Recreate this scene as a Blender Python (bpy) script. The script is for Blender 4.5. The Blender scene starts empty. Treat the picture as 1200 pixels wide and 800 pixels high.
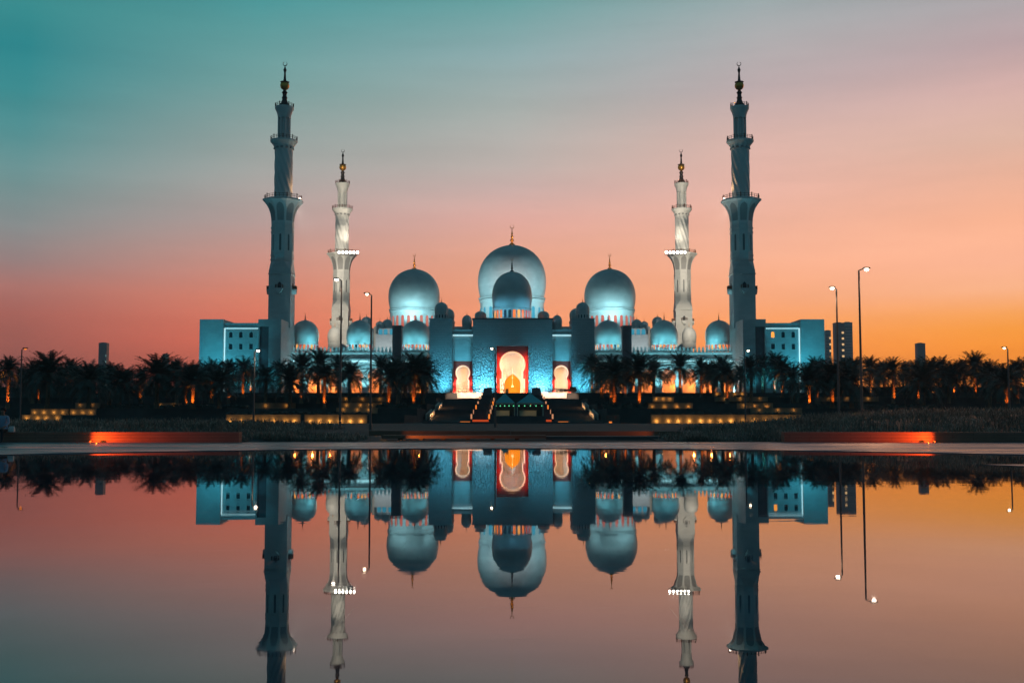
import bpy, bmesh, math, random
from mathutils import Vector, Matrix
from mathutils.geometry import tessellate_polygon
R = math.radians
PI = math.pi
random.seed(7)
scene = bpy.context.scene
col = scene.collection

# ------------------------------------------------------------------ camera
F = 1287.0                                   # focal length in photo pixels (1200 wide)
EYE = 1.07
PITCH = math.atan(89.0 / F)
cam = bpy.data.cameras.new('camera')
cam.lens = 36.0 * F / 1200.0
cam.sensor_width = 36.0
cam.clip_end = 20000.0
cam_o = bpy.data.objects.new('camera', cam)
cam_o.location = (0, 0, EYE)
cam_o.rotation_euler = (PI / 2 + PITCH, 0, 0)
col.objects.link(cam_o)
scene.camera = cam_o

# ------------------------------------------------------------------ view
scene.view_settings.view_transform = 'Standard'
scene.view_settings.look = 'None'
scene.view_settings.exposure = 0.0
scene.view_settings.gamma = 1.0
scene.cycles.use_denoising = True
scene.cycles.max_bounces = 6
scene.cycles.diffuse_bounces = 2
scene.cycles.glossy_bounces = 4
scene.cycles.transparent_max_bounces = 6
scene.cycles.sample_clamp_indirect = 4.0
scene.cycles.blur_glossy = 0.3
scene.cycles.volume_bounces = 0
HAZE = 0.00019


def lin(c):
    return tuple(((v / 255.0) / 12.92 if v <= 10.3 else (((v / 255.0) + 0.055) / 1.055) ** 2.4) for v in c)


# ------------------------------------------------------------------ dusk sky
world = bpy.data.worlds.new('World')
scene.world = world
world.use_nodes = True
wn, wl = world.node_tree.nodes, world.node_tree.links
wn.clear()


def wnode(kind, **kw):
    n = wn.new(kind)
    for k, v in kw.items():
        setattr(n, k, v)
    return n


def wmath(op, a, b=None, clamp=False):
    n = wnode('ShaderNodeMath', operation=op, use_clamp=clamp)
    for i, v in enumerate((a, b)):
        if v is None:
            continue
        if isinstance(v, (int, float)):
            n.inputs[i].default_value = v
        else:
            wl.new(v, n.inputs[i])
    return n.outputs[0]


SKY = {   # azimuth column -> (photo row, colour) of the evening sky
    20: ((0, (58, 140, 142)), (52, (46, 134, 140)), (105, (60, 138, 142)), (157, (85, 144, 146)), (210, (112, 146, 146)),
         (262, (136, 142, 142)), (305, (150, 126, 124)), (336, (172, 114, 106)), (367, (168, 98, 88)), (410, (150, 84, 74)), (470, (110, 66, 60))),
    300: ((0, (78, 152, 154)), (100, (118, 160, 158)), (200, (165, 166, 162)), (260, (184, 158, 153)), (300, (202, 146, 133)),
          (350, (216, 126, 102)), (400, (214, 104, 80)), (470, (180, 84, 62))),
    600: ((0, (105, 160, 160)), (65, (143, 171, 173)), (130, (170, 177, 173)), (195, (190, 177, 171)), (222, (206, 176, 170)),
          (258, (224, 170, 158)), (300, (230, 164, 138)), (340, (238, 160, 124)), (380, (243, 150, 106)), (470, (240, 130, 70))),
    900: ((0, (155, 168, 170)), (100, (192, 174, 175)), (160, (218, 180, 170)), (220, (232, 180, 164)), (300, (247, 178, 146)),
          (350, (250, 170, 124)), (380, (252, 160, 96)), (405, (252, 150, 72)), (470, (248, 140, 50))),
    1180: ((0, (170, 163, 166)), (51, (190, 166, 168)), (100, (214, 176, 170)), (160, (226, 184, 166)), (205, (237, 180, 155)),
           (256, (250, 180, 146)), (307, (255, 183, 148)), (338, (254, 182, 138)), (367, (253, 166, 88)), (385, (252, 157, 60)), (410, (250, 146, 42)), (470, (240, 126, 30))),
}
tc = wnode('ShaderNodeTexCoord')
sep = wnode('ShaderNodeSeparateXYZ')
wl.new(tc.outputs['Generated'], sep.inputs[0])
dx, dy, dz = sep.outputs
ZMAX = 0.5
elev = wmath('DIVIDE', dz, ZMAX, True)
azim = wmath('ARCTAN2', dx, dy)
prev, prev_az = None, None
for px, stops in SKY.items():
    u = (px - 600) / F
    ramp = wnode('ShaderNodeValToRGB')
    ramp.color_ramp.interpolation = 'EASE' if False else 'LINEAR'
    pts = []
    for y, c in stops:
        v = (400 - y) / F
        s = (math.sin(PITCH) + v * math.cos(PITCH)) / math.sqrt(1 + u * u + v * v)
        k = 0.55 * math.exp(0.85 * min(0.45, HAZE * 125 / max(s, 0.01)))   # the sky is seen through the haze
        pts.append((s / ZMAX, tuple(q * k for q in lin(c))))
    top = pts[0]
    pts.append((0.85, tuple(q * .55 for q in lin((34, 80, 92)))))
    pts.append((1.0, tuple(q * .55 for q in lin((26, 62, 74)))))
    pts.sort()
    els = ramp.color_ramp.elements
    els[0].position, els[0].color = pts[0][0], (*pts[0][1], 1)
    els[1].position, els[1].color = pts[-1][0], (*pts[-1][1], 1)
    for p, c in pts[1:-1]:
        e = els.new(p)
        e.color = (*c, 1)
    wl.new(elev, ramp.inputs[0])
    az = math.atan(u)
    if prev is None:
        prev = ramp.outputs[0]
    else:
        mr = wnode('ShaderNodeMapRange', clamp=True)
        wl.new(azim, mr.inputs[0])
        mr.inputs[1].default_value, mr.inputs[2].default_value = prev_az, az
        mx = wnode('ShaderNodeMixRGB')
        wl.new(mr.outputs[0], mx.inputs[0])
        wl.new(prev, mx.inputs[1])
        wl.new(ramp.outputs[0], mx.inputs[2])
        prev = mx.outputs[0]
    prev_az = az
# the eastern half of the sky, behind the photographer, is already night blue
back = wnode('ShaderNodeMapRange', clamp=True)
wl.new(dy, back.inputs[0])
back.inputs[1].default_value, back.inputs[2].default_value = 0.70, 0.15
mx = wnode('ShaderNodeMixRGB')
wl.new(back.outputs[0], mx.inputs[0])
wl.new(prev, mx.inputs[1])
mx.inputs[2].default_value = (*[q * .55 for q in lin((46, 84, 98))], 1)
# faint uneven thin cloud
cn = wnode('ShaderNodeTexNoise')
cn.inputs['Scale'].default_value = 2.2
cn.inputs['Detail'].default_value = 8
cn.inputs['Roughness'].default_value = 0.62
cmap = wnode('ShaderNodeMapping')
cmap.inputs['Scale'].default_value = (1, 1, 9)
cmap.inputs['Rotation'].default_value = (0, R(10), 0)
wl.new(tc.outputs['Generated'], cmap.inputs[0])
wl.new(cmap.outputs[0], cn.inputs['Vector'])
cr = wnode('ShaderNodeMapRange')
wl.new(cn.outputs['Fac'], cr.inputs[0])
cr.inputs[1].default_value, cr.inputs[2].default_value = 0.3, 0.7
cr.inputs[3].default_value, cr.inputs[4].default_value = 0.93, 1.07
mul = wnode('ShaderNodeVectorMath', operation='SCALE')
wl.new(mx.outputs[0], mul.inputs[0])
wl.new(cr.outputs[0], mul.inputs['Scale'])
bg = wnode('ShaderNodeBackground')
bg.inputs['Strength'].default_value = 1 / 0.55
wl.new(mul.outputs[0], bg.inputs[0])
wo = wnode('ShaderNodeOutputWorld')
wl.new(bg.outputs[0], wo.inputs[0])

# last glow of the sun that has just set behind the right of the scene
sun = bpy.data.lights.new('sun', 'SUN')
sun.energy = 0.06
sun.angle = R(10)
sun.color = (1.0, 0.6, 0.35)
sun_o = bpy.data.objects.new('sun', sun)
sun_o.rotation_euler = Vector((-math.sin(R(55)), -math.cos(R(55)), -0.06)).to_track_quat('-Z', 'Y').to_euler()
col.objects.link(sun_o)

# ------------------------------------------------------------------ materials
def mat(name, color, rough=0.6, metal=0.0, var=0.0, vscale=1.0, bump=0.0, bscale=5.0, emit=None, emit_s=0.0, spec=0.5, ior=None, stretch=None):
    m = bpy.data.materials.new(name)
    m.use_nodes = True
    nt = m.node_tree
    b = nt.nodes['Principled BSDF']
    b.inputs['Base Color'].default_value = (*color, 1)
    b.inputs['Roughness'].default_value = rough
    b.inputs['Metallic'].default_value = metal
    b.inputs['Specular IOR Level'].default_value = spec
    if ior:
        b.inputs['IOR'].default_value = ior
    if emit:
        b.inputs['Emission Color'].default_value = (*emit, 1)
        b.inputs['Emission Strength'].default_value = emit_s
    if var or bump:
        t = nt.nodes.new('ShaderNodeTexCoord')
        mp = nt.nodes.new('ShaderNodeMapping')
        if stretch:
            mp.inputs['Scale'].default_value = stretch
        nt.links.new(t.outputs['Object'], mp.inputs[0])
    if var:
        n = nt.nodes.new('ShaderNodeTexNoise')
        n.inputs['Scale'].default_value = vscale
        n.inputs['Detail'].default_value = 6
        nt.links.new(mp.outputs[0], n.inputs['Vector'])
        r = nt.nodes.new('ShaderNodeValToRGB')
        r.color_ramp.elements[0].position, r.color_ramp.elements[1].position = 0.3, 0.7
        r.color_ramp.elements[0].color = (*[max(0, c * (1 - var)) for c in color], 1)
        r.color_ramp.elements[1].color = (*[min(1, c * (1 + var)) for c in color], 1)
        nt.links.new(n.outputs['Fac'], r.inputs[0])
        nt.links.new(r.outputs[0], b.inputs['Base Color'])
    if bump:
        n2 = nt.nodes.new('ShaderNodeTexNoise')
        n2.inputs['Scale'].default_value = bscale
        n2.inputs['Detail'].default_value = 4
        nt.links.new(mp.outputs[0], n2.inputs['Vector'])
        bp = nt.nodes.new('ShaderNodeBump')
        bp.inputs['Strength'].default_value = bump
        nt.links.new(n2.outputs['Fac'], bp.inputs['Height'])
        nt.links.new(bp.outputs[0], b.inputs['Normal'])
    return m


def brick_bump(m, sx, sz, strength, mortar=0.015, dark=0.8):
    """block joints of stone cladding on upright walls (object X and Z)"""
    nt = m.node_tree
    b = nt.nodes['Principled BSDF']
    t = nt.nodes.new('ShaderNodeTexCoord')
    s = nt.nodes.new('ShaderNodeSeparateXYZ')
    nt.links.new(t.outputs['Object'], s.inputs[0])
    ad = nt.nodes.new('ShaderNodeMath')
    ad.operation = 'ADD'
    nt.links.new(s.outputs[0], ad.inputs[0])
    nt.links.new(s.outputs[1], ad.inputs[1])
    c = nt.nodes.new('ShaderNodeCombineXYZ')
    nt.links.new(ad.outputs[0], c.inputs[0])
    nt.links.new(s.outputs[2], c.inputs[1])
    k = nt.nodes.new('ShaderNodeTexBrick')
    k.inputs['Scale'].default_value = 1.0
    k.inputs['Brick Width'].default_value = sx
    k.inputs['Row Height'].default_value = sz
    k.inputs['Mortar Size'].default_value = mortar
    k.inputs['Color1'].default_value = (1, 1, 1, 1)
    k.inputs['Color2'].default_value = (0.9, 0.9, 0.9, 1)
    k.inputs['Mortar'].default_value = (dark, dark, dark, 1)
    nt.links.new(c.outputs[0], k.inputs['Vector'])
    mxn = nt.nodes.new('ShaderNodeMixRGB')
    mxn.blend_type = 'MULTIPLY'
    mxn.inputs[0].default_value = 1
    src = b.inputs['Base Color']
    if src.is_linked:
        nt.links.new(src.links[0].from_socket, mxn.inputs[1])
    else:
        mxn.inputs[1].default_value = src.default_value
    nt.links.new(k.outputs['Color'], mxn.inputs[2])
    nt.links.new(mxn.outputs[0], b.inputs['Base Color'])
    bp = nt.nodes.new('ShaderNodeBump')
    bp.inputs['Strength'].default_value = strength
    bp.inputs['Distance'].default_value = 0.1
    bp.invert = True
    nt.links.new(k.outputs['Fac'], bp.inputs['Height'])
    nt.links.new(bp.outputs[0], b.inputs['Normal'])
    return m


M = {}
M['marble'] = mat('white_marble', (0.72, 0.72, 0.70), 0.45, var=0.07, vscale=0.12)
M['wall'] = brick_bump(mat('marble_cladding', (0.70, 0.70, 0.68), 0.5, var=0.08, vscale=0.1), 1.8, 0.9, 0.5)
M['dome'] = brick_bump(mat('dome_marble', (0.70, 0.70, 0.68), 0.42, var=0.10, vscale=0.25), 2.6, 1.3, 0.15, 0.03, 0.86)
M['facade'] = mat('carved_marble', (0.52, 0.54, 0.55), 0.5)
M['red_panel'] = mat('panel_painted_red_light', (0.52, 0.055, 0.04), 0.5, var=0.1, vscale=0.4)  # red lamplight on the panels put into the base colour
M['cream'] = mat('cream_stone', (0.70, 0.64, 0.55), 0.6, var=0.05, vscale=0.5)
M['dark_stone'] = mat('dark_brown_stone', (0.20, 0.16, 0.17), 0.6, var=0.15, vscale=0.5)
M['slit'] = mat('slit_window_glass', (0.14, 0.15, 0.16), 0.4)
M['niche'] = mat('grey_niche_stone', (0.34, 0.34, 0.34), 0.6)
M['shadow_glass'] = mat('dark_window_glass', (0.045, 0.06, 0.075), 0.2)
M['gold'] = mat('gold_leaf', (0.85, 0.40, 0.08), 0.42, metal=0.75)
M['bronze'] = mat('dark_bronze', (0.06, 0.05, 0.05), 0.4, metal=0.6)
M['brown_wood'] = mat('brown_wood', (0.16, 0.06, 0.03), 0.6)
M['lit_orange'] = mat('lit_window_orange', (0.2, 0.05, 0.01), 0.5, emit=(1.0, 0.20, 0.03), emit_s=1.1)
M['lit_red'] = mat('lit_window_red', (0.2, 0.05, 0.03), 0.5, emit=(1.0, 0.10, 0.04), emit_s=0.55)
M['lit_pink'] = mat('lit_window_pink', (0.2, 0.05, 0.03), 0.5, emit=(1.0, 0.22, 0.14), emit_s=0.55)
M['lit_amber'] = mat('lit_window_amber', (0.2, 0.08, 0.01), 0.5, emit=(1.0, 0.36, 0.06), emit_s=1.3)
M['lit_blue'] = mat('lit_window_blue', (0.05, 0.2, 0.25), 0.4, emit=(0.05, 0.42, 0.62), emit_s=0.5)
M['door_glass'] = mat('door_glass_lit', (0.2, 0.05, 0.0), 0.3, emit=(1.0, 0.30, 0.01), emit_s=1.15, var=0.2, vscale=2)
M['lamp_white'] = mat('lamp_white', (1, 1, 1), 0.3, emit=(1.0, 0.93, 0.78), emit_s=26)
M['lamp_warm'] = mat('lamp_warm', (1, 0.8, 0.6), 0.3, emit=(1.0, 0.75, 0.5), emit_s=12)
M['lit_chandelier'] = mat('lit_chandelier', (1, .8, .5), .3, emit=(1.0, .62, .25), emit_s=1.6)
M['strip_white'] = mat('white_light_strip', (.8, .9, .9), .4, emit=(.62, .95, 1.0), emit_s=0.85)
M['rim_glow'] = mat('arch_rim_painted_glow', (.8, .5, .4), .4, emit=(1.0, .50, .24), emit_s=1.0)  # emission stands in for lamplight on the inner edge of the arches
M['lamp_star'] = mat('lamp_star', (1, 0.9, 0.8), 0.3, emit=(1.0, 0.80, 0.62), emit_s=14)
M['lamp_orange'] = mat('lamp_orange', (1, 0.4, 0.1), 0.3, emit=(1.0, 0.24, 0.03), emit_s=1.1)
M['lamp_red'] = mat('lamp_red', (1, 0.2, 0.1), 0.3, emit=(1.0, 0.10, 0.01), emit_s=0.5)
M['lamp_peach'] = mat('lamp_peach', (1, 0.5, 0.3), 0.3, emit=(1.0, 0.42, 0.20), emit_s=0.6)
M['lamp_green'] = mat('lamp_green', (0.2, 1, 0.5), 0.3, emit=(0.15, 1.0, 0.45), emit_s=1.0)
M['steel'] = mat('grey_steel', (0.16, 0.15, 0.15), 0.45, metal=0.4)
M['steel_dark'] = mat('dark_steel', (0.05, 0.05, 0.055), 0.45, metal=0.4)
M['pave'] = mat('pale_paving', (0.15, 0.15, 0.175), 0.32, spec=0.4, var=0.55, vscale=0.6, bump=0.05, bscale=3, stretch=(0.35, 1.6, 1))
M['red_wall'] = brick_bump(mat('red_sandstone', (0.34, 0.17, 0.12), 0.7, var=0.12, vscale=1.5), 1.6, 0.12, 0.6, 0.008, 0.45)
M['tan_wall'] = mat('tan_stone', (0.30, 0.22, 0.14), 0.75, var=0.2, vscale=1.0, bump=0.3, bscale=3)
M['ledge'] = mat('brown_ledge_stone', (0.22, 0.13, 0.09), 0.7, var=0.15, vscale=1.0)
M['soil'] = mat('dark_lawn', (0.06, 0.065, 0.062), 0.9, var=0.35, vscale=0.3, bump=0.4, bscale=4)
M['stair'] = mat('dark_stair_stone', (0.10, 0.09, 0.09), 0.6, var=0.2, vscale=0.5)
M['plaza'] = mat('plaza_stone', (0.42, 0.40, 0.38), 0.6)
M['trunk'] = mat('palm_trunk', (0.20, 0.13, 0.08), 0.9, var=0.4, vscale=3, bump=0.8, bscale=8)
M['frond'] = mat('palm_frond', (0.085, 0.115, 0.095), 0.6, var=0.4, vscale=0.5)
M['leaf'] = mat('hedge_leaf', (0.07, 0.09, 0.075), 0.6, var=0.4, vscale=1.0)
M['grass'] = mat('fountain_grass', (0.24, 0.19, 0.15), 0.8, var=0.5, vscale=0.7)
M['grass_tip'] = mat('grass_tip_painted_light', (0.62, 0.44, 0.34), 0.9, var=0.3, vscale=0.7)  # orange light catching the grass tips, put into their colour
M['tent'] = mat('teal_canvas', (0.12, 0.48, 0.52), 0.7)
M['tent_trim'] = mat('pale_canvas', (0.50, 0.50, 0.42), 0.7)
M['counter'] = mat('beige_board', (0.52, 0.42, 0.27), 0.7)
M['tower'] = mat('tower_concrete', (0.72, 0.58, 0.56), 0.7)
M['tower_dark'] = mat('tower_dark', (0.40, 0.33, 0.34), 0.6)
M['tower_lit'] = mat('tower_lit_windows', (0.3, 0.3, 0.2), 0.5, emit=(1.0, 0.62, 0.28), emit_s=1.0)
M['tower_lit_cool'] = mat('tower_lit_cool', (0.3, 0.3, 0.3), 0.5, emit=(0.5, 0.85, 0.8), emit_s=0.25)
M['skin'] = mat('skin', (0.35, 0.2, 0.14), 0.6)
M['shirt'] = mat('pale_blue_shirt', (0.30, 0.40, 0.55), 0.8)
M['trousers'] = mat('dark_trousers', (0.03, 0.035, 0.04), 0.8)
M['hair'] = mat('black_hair', (0.015, 0.012, 0.01), 0.6)
M['paper'] = mat('white_paper_bag', (0.75, 0.75, 0.72), 0.7)
M['rubber'] = mat('black_rubber', (0.02, 0.02, 0.02), 0.8)

_nt = M['pave'].node_tree
_noise = [n for n in _nt.nodes if n.type == 'TEX_NOISE' and n.inputs['Detail'].default_value == 6][0]
_mr = _nt.nodes.new('ShaderNodeMapRange')
_nt.links.new(_noise.outputs['Fac'], _mr.inputs[0])
_mr.inputs[1].default_value, _mr.inputs[2].default_value = 0.38, 0.62
_mr.inputs[3].default_value, _mr.inputs[4].default_value = 0.18, 0.50
_nt.links.new(_mr.outputs[0], _nt.nodes['Principled BSDF'].inputs['Roughness'])
# carved flower relief on the lower part of the entrance facade
def carve(m):
    nt = m.node_tree
    b = nt.nodes['Principled BSDF']
    t = nt.nodes.new('ShaderNodeTexCoord')
    n = nt.nodes.new('ShaderNodeTexNoise')
    n.inputs['Scale'].default_value = 0.9
    n.inputs['Detail'].default_value = 3
    n.inputs['Distortion'].default_value = 1.2
    nt.links.new(t.outputs['Object'], n.inputs['Vector'])
    v = nt.nodes.new('ShaderNodeTexVoronoi')
    v.feature = 'DISTANCE_TO_EDGE'
    v.inputs['Scale'].default_value = 1.15
    va = nt.nodes.new('ShaderNodeVectorMath')
    va.operation = 'ADD'
    nt.links.new(t.outputs['Object'], va.inputs[0])
    nt.links.new(n.outputs['Color'], va.inputs[1])
    nt.links.new(va.outputs[0], v.inputs['Vector'])
    w = nt.nodes.new('ShaderNodeMath')
    w.operation = 'MULTIPLY'
    w.inputs[1].default_value = 5.0
    w.use_clamp = True
    nt.links.new(v.outputs['Distance'], w.inputs[0])
    bp = nt.nodes.new('ShaderNodeBump')
    bp.inputs['Strength'].default_value = 1.0
    bp.inputs['Distance'].default_value = 0.5
    nt.links.new(w.outputs[0], bp.inputs['Height'])
    sz = nt.nodes.new('ShaderNodeSeparateXYZ')
    nt.links.new(t.outputs['Object'], sz.inputs[0])
    mr = nt.nodes.new('ShaderNodeMapRange')
    nt.links.new(sz.outputs[2], mr.inputs[0])
    mr.inputs[1].default_value, mr.inputs[2].default_value = 16.0, 9.0
    mr.inputs[3].default_value, mr.inputs[4].default_value = 0.06, 1.0
    nt.links.new(mr.outputs[0], bp.inputs['Strength'])
    nt.links.new(bp.outputs[0], b.inputs['Normal'])
brick_bump(M['facade'], 2.0, 0.75, 0.4, 0.03, 0.72)
carve(M['facade'])

# wet dark stone floor under a still sheet of water
def make_water():
    m = bpy.data.materials.new('still_water_over_dark_tiles')
    m.use_nodes = True
    nt = m.node_tree
    b = nt.nodes['Principled BSDF']
    t = nt.nodes.new('ShaderNodeTexCoord')
    k = nt.nodes.new('ShaderNodeTexBrick')
    k.inputs['Scale'].default_value = 1.0
    k.inputs['Brick Width'].default_value = 1.8
    k.inputs['Row Height'].default_value = 0.9
    k.inputs['Mortar Size'].default_value = 0.010
    k.inputs['Color1'].default_value = (0.010, 0.036, 0.066, 1)
    k.inputs['Color2'].default_value = (0.007, 0.024, 0.046, 1)
    k.inputs['Mortar'].default_value = (0.002, 0.006, 0.012, 1)
    nt.links.new(t.outputs['Object'], k.inputs['Vector'])
    n = nt.nodes.new('ShaderNodeTexNoise')
    n.inputs['Scale'].default_value = 0.5
    n.inputs['Detail'].default_value = 8
    n.inputs['Roughness'].default_value = 0.65
    mp = nt.nodes.new('ShaderNodeMapping')
    mp.inputs['Scale'].default_value = (0.7, 2.2, 1)
    mp.inputs['Rotation'].default_value = (0, 0, R(8))
    nt.links.new(t.outputs['Object'], mp.inputs[0])
    nt.links.new(mp.outputs[0], n.inputs['Vector'])
    rr = nt.nodes.new('ShaderNodeMapRange')
    nt.links.new(n.outputs['Fac'], rr.inputs[0])
    rr.inputs[1].default_value, rr.inputs[2].default_value = 0.35, 0.7
    rr.inputs[3].default_value, rr.inputs[4].default_value = 0.35, 1.9
    sc = nt.nodes.new('ShaderNodeVectorMath')
    sc.operation = 'SCALE'
    nt.links.new(k.outputs['Color'], sc.inputs[0])
    nt.links.new(rr.outputs[0], sc.inputs['Scale'])
    nt.links.new(sc.outputs[0], b.inputs['Base Color'])
    rg = nt.nodes.new('ShaderNodeMapRange')
    nt.links.new(n.outputs['Fac'], rg.inputs[0])
    rg.inputs[1].default_value, rg.inputs[2].default_value = 0.42, 0.72
    rg.inputs[3].default_value, rg.inputs[4].default_value = 0.008, 0.036
    nt.links.new(rg.outputs[0], b.inputs['Roughness'])
    b.inputs['IOR'].default_value = 1.36
    rp = nt.nodes.new('ShaderNodeTexNoise')
    rp.inputs['Scale'].default_value = 1.6
    rp.inputs['Detail'].default_value = 3
    mp2 = nt.nodes.new('ShaderNodeMapping')
    mp2.inputs['Scale'].default_value = (0.5, 1.4, 1)
    nt.links.new(t.outputs['Object'], mp2.inputs[0])
    nt.links.new(mp2.outputs[0], rp.inputs['Vector'])
    bp = nt.nodes.new('ShaderNodeBump')
    bp.inputs['Strength'].default_value = 0.03
    bp.inputs['Distance'].default_value = 0.012
    nt.links.new(rp.outputs['Fac'], bp.inputs['Height'])
    bq = nt.nodes.new('ShaderNodeBump')
    bq.inputs['Strength'].default_value = 0.03
    bq.inputs['Distance'].default_value = 0.01
    bq.invert = True
    nt.links.new(k.outputs['Fac'], bq.inputs['Height'])
    nt.links.new(bp.outputs[0], bq.inputs['Normal'])
    nt.links.new(bq.outputs[0], b.inputs['Normal'])
    return m
M['water'] = make_water()


# ------------------------------------------------------------------ helpers
def P(px, py, Y):
    """real X and Z of a point seen at photo pixel (px, py) and standing Y metres ahead"""
    u, v = (px - 600.0) / F, (400.0 - py) / F
    t = Y / (math.cos(PITCH) - v * math.sin(PITCH))
    return u * t, EYE + t * (math.sin(PITCH) + v * math.cos(PITCH))


def PX(px, Y, py=430):
    return P(px, py, Y)[0]


def PZ(py, Y):
    return P(600, py, Y)[1]


ORG = {}


class MB:
    def __init__(self):
        self.v, self.f, self.m = [], [], []

    def add(self, vs, fs, mi=0):
        o = len(self.v)
        self.v += [tuple(p) for p in vs]
        for f in fs:
            self.f.append(tuple(i + o for i in f))
            self.m.append(mi)

    def box(self, x0, x1, y0, y1, z0, z1, mi=0):
        if x0 > x1: x0, x1 = x1, x0
        if y0 > y1: y0, y1 = y1, y0
        if z0 > z1: z0, z1 = z1, z0
        self.add([(x0, y0, z0), (x1, y0, z0), (x1, y1, z0), (x0, y1, z0), (x0, y0, z1), (x1, y0, z1), (x1, y1, z1), (x0, y1, z1)],
                 [(0, 3, 2, 1), (4, 5, 6, 7), (0, 1, 5, 4), (1, 2, 6, 5), (2, 3, 7, 6), (3, 0, 4, 7)], mi)
        return self

    def lathe(self, prof, cx=0, cy=0, seg=24, mi=0, rot=0.0):
        vs, fs = [], []
        n = len(prof)
        for r, z in prof:
            for k in range(seg):
                a = rot + 2 * PI * k / seg
                vs.append((cx + r * math.cos(a), cy + r * math.sin(a), z))
        for j in range(n - 1):
            for k in range(seg):
                k2 = (k + 1) % seg
                fs.append((j * seg + k, j * seg + k2, (j + 1) * seg + k2, (j + 1) * seg + k))
        fs.append(tuple(range(seg - 1, -1, -1)))
        fs.append(tuple((n - 1) * seg + k for k in range(seg)))
        self.add(vs, fs, mi)
        return self

    def rings(self, rings, mi=0):
        n, s = len(rings), len(rings[0])
        vs = [p for r in rings for p in r]
        fs = []
        for j in range(n - 1):
            for k in range(s):
                k2 = (k + 1) % s
                fs.append((j * s + k, j * s + k2, (j + 1) * s + k2, (j + 1) * s + k))
        fs.append(tuple(range(s - 1, -1, -1)))
        fs.append(tuple((n - 1) * s + k for k in range(s)))
        self.add(vs, fs, mi)
        return self

    def tube(self, p0, p1, r0, r1=None, seg=8, mi=0):
        r1 = r0 if r1 is None else r1
        p0, p1 = Vector(p0), Vector(p1)
        d = (p1 - p0).normalized()
        a = d.orthogonal().normalized()
        b = d.cross(a)
        rs = []
        for p, r in ((p0, r0), (p1, r1)):
            rs.append([p + (a * math.cos(2 * PI * k / seg) + b * math.sin(2 * PI * k / seg)) * r for k in range(seg)])
        return self.rings(rs, mi)

    def ball(self, c, r, seg=12, mi=0, sz=1.0):
        n = 8
        prof = [(max(0.001, r * math.sin(PI * i / n)), c[2] - r * sz * math.cos(PI * i / n)) for i in range(n + 1)]
        return self.lathe(prof, c[0], c[1], seg, mi)

    def prism(self, outer, holes, y0, y1, mi=0):
        loops = [outer] + list(holes)
        polys = [[Vector((x, z, 0)) for x, z in lp] for lp in loops]
        tris = tessellate_polygon(polys)
        flat = [p for lp in loops for p in lp]
        n = len(flat)
        vs = [(x, y0, z) for x, z in flat] + [(x, y1, z) for x, z in flat]
        fs = [tuple(t) for t in tris] + [tuple(i + n for i in reversed(t)) for t in tris]
        o = 0
        for lp in loops:
            k = len(lp)
            for i in range(k):
                j = (i + 1) % k
                fs.append((o + i, o + j, n + o + j, n + o + i))
            o += k
        self.add(vs, fs, mi)
        return self

    def build(self, name, mats, parent=None, smooth=False, fix=True):
        me = bpy.data.meshes.new(name)
        org = ORG.get(parent.name, Vector((0, 0, 0))) if parent else Vector((0, 0, 0))
        me.from_pydata([(x - org.x, y - org.y, z - org.z) for x, y, z in self.v], [], self.f)
        mats = mats if isinstance(mats, (list, tuple)) else [mats]
        for m in mats:
            me.materials.append(m)
        me.polygons.foreach_set('material_index', self.m)
        if fix:
            bm = bmesh.new()
            bm.from_mesh(me)
            bmesh.ops.recalc_face_normals(bm, faces=bm.faces)
            bm.to_mesh(me)
            bm.free()
        if smooth:
            me.polygons.foreach_set('use_smooth', [True] * len(me.polygons))
            try:
                me.set_sharp_from_angle(angle=R(40))
            except Exception:
                pass
        me.update()
        o = bpy.data.objects.new(name, me)
        col.objects.link(o)
        if parent:
            o.parent = parent
        ORG[o.name] = org
        return o


def tag(o, label=None, cat=None, group=None, kind=None):
    if label: o['label'] = label
    if cat:
        o['category'] = cat
        if not kind: o['kind'] = 'thing'
    if group: o['group'] = group
    if kind: o['kind'] = kind
    return o


def thing(name, label, cat, loc, group=None):
    o = bpy.data.objects.new(name, None)
    o.empty_display_size = 0.5
    col.objects.link(o)
    o.location = loc
    ORG[o.name] = Vector(loc)
    return tag(o, label, cat, group)


def link_copy(src, name, parent, loc=None, rot=None, scale=None):
    o = src.copy()
    o.name = name
    col.objects.link(o)
    o.parent = parent
    if loc is not None: o.location = loc
    if rot is not None: o.rotation_euler = rot
    if scale is not None: o.scale = scale
    return o


def copy_tree(o, parent=None):
    c = o.copy()
    col.objects.link(c)
    c.parent = parent
    for ch in o.children:
        copy_tree(ch, c)
    return c


def spot(loc, target, power, color, angle=60, blend=0.6, radius=0.15, name='floodlight_beam'):
    l = bpy.data.lights.new(name, 'SPOT')
    l.energy = power
    l.color = color
    l.spot_size = R(angle)
    l.spot_blend = blend
    l.shadow_soft_size = radius
    o = bpy.data.objects.new(name, l)
    o.location = loc
    o.rotation_euler = (Vector(target) - Vector(loc)).to_track_quat('-Z', 'Y').to_euler()
    col.objects.link(o)
    return o


def point(loc, power, color, radius=0.15, name='lamp_glow'):
    l = bpy.data.lights.new(name, 'POINT')
    l.energy = power
    l.color = color
    l.shadow_soft_size = radius
    o = bpy.data.objects.new(name, l)
    o.location = loc
    col.objects.link(o)
    return o


def arch(cx, hw, z0, zs, n=14, point_k=0.0):
    """round or slightly pointed arch opening"""
    pts = [(cx - hw, z0), (cx + hw, z0)]
    for i in range(n + 1):
        a = PI * i / n
        pts.append((cx + hw * math.cos(a), zs + hw * (math.sin(a) + point_k * (1 - abs(math.cos(a))) ** 2)))
    return pts


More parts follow.
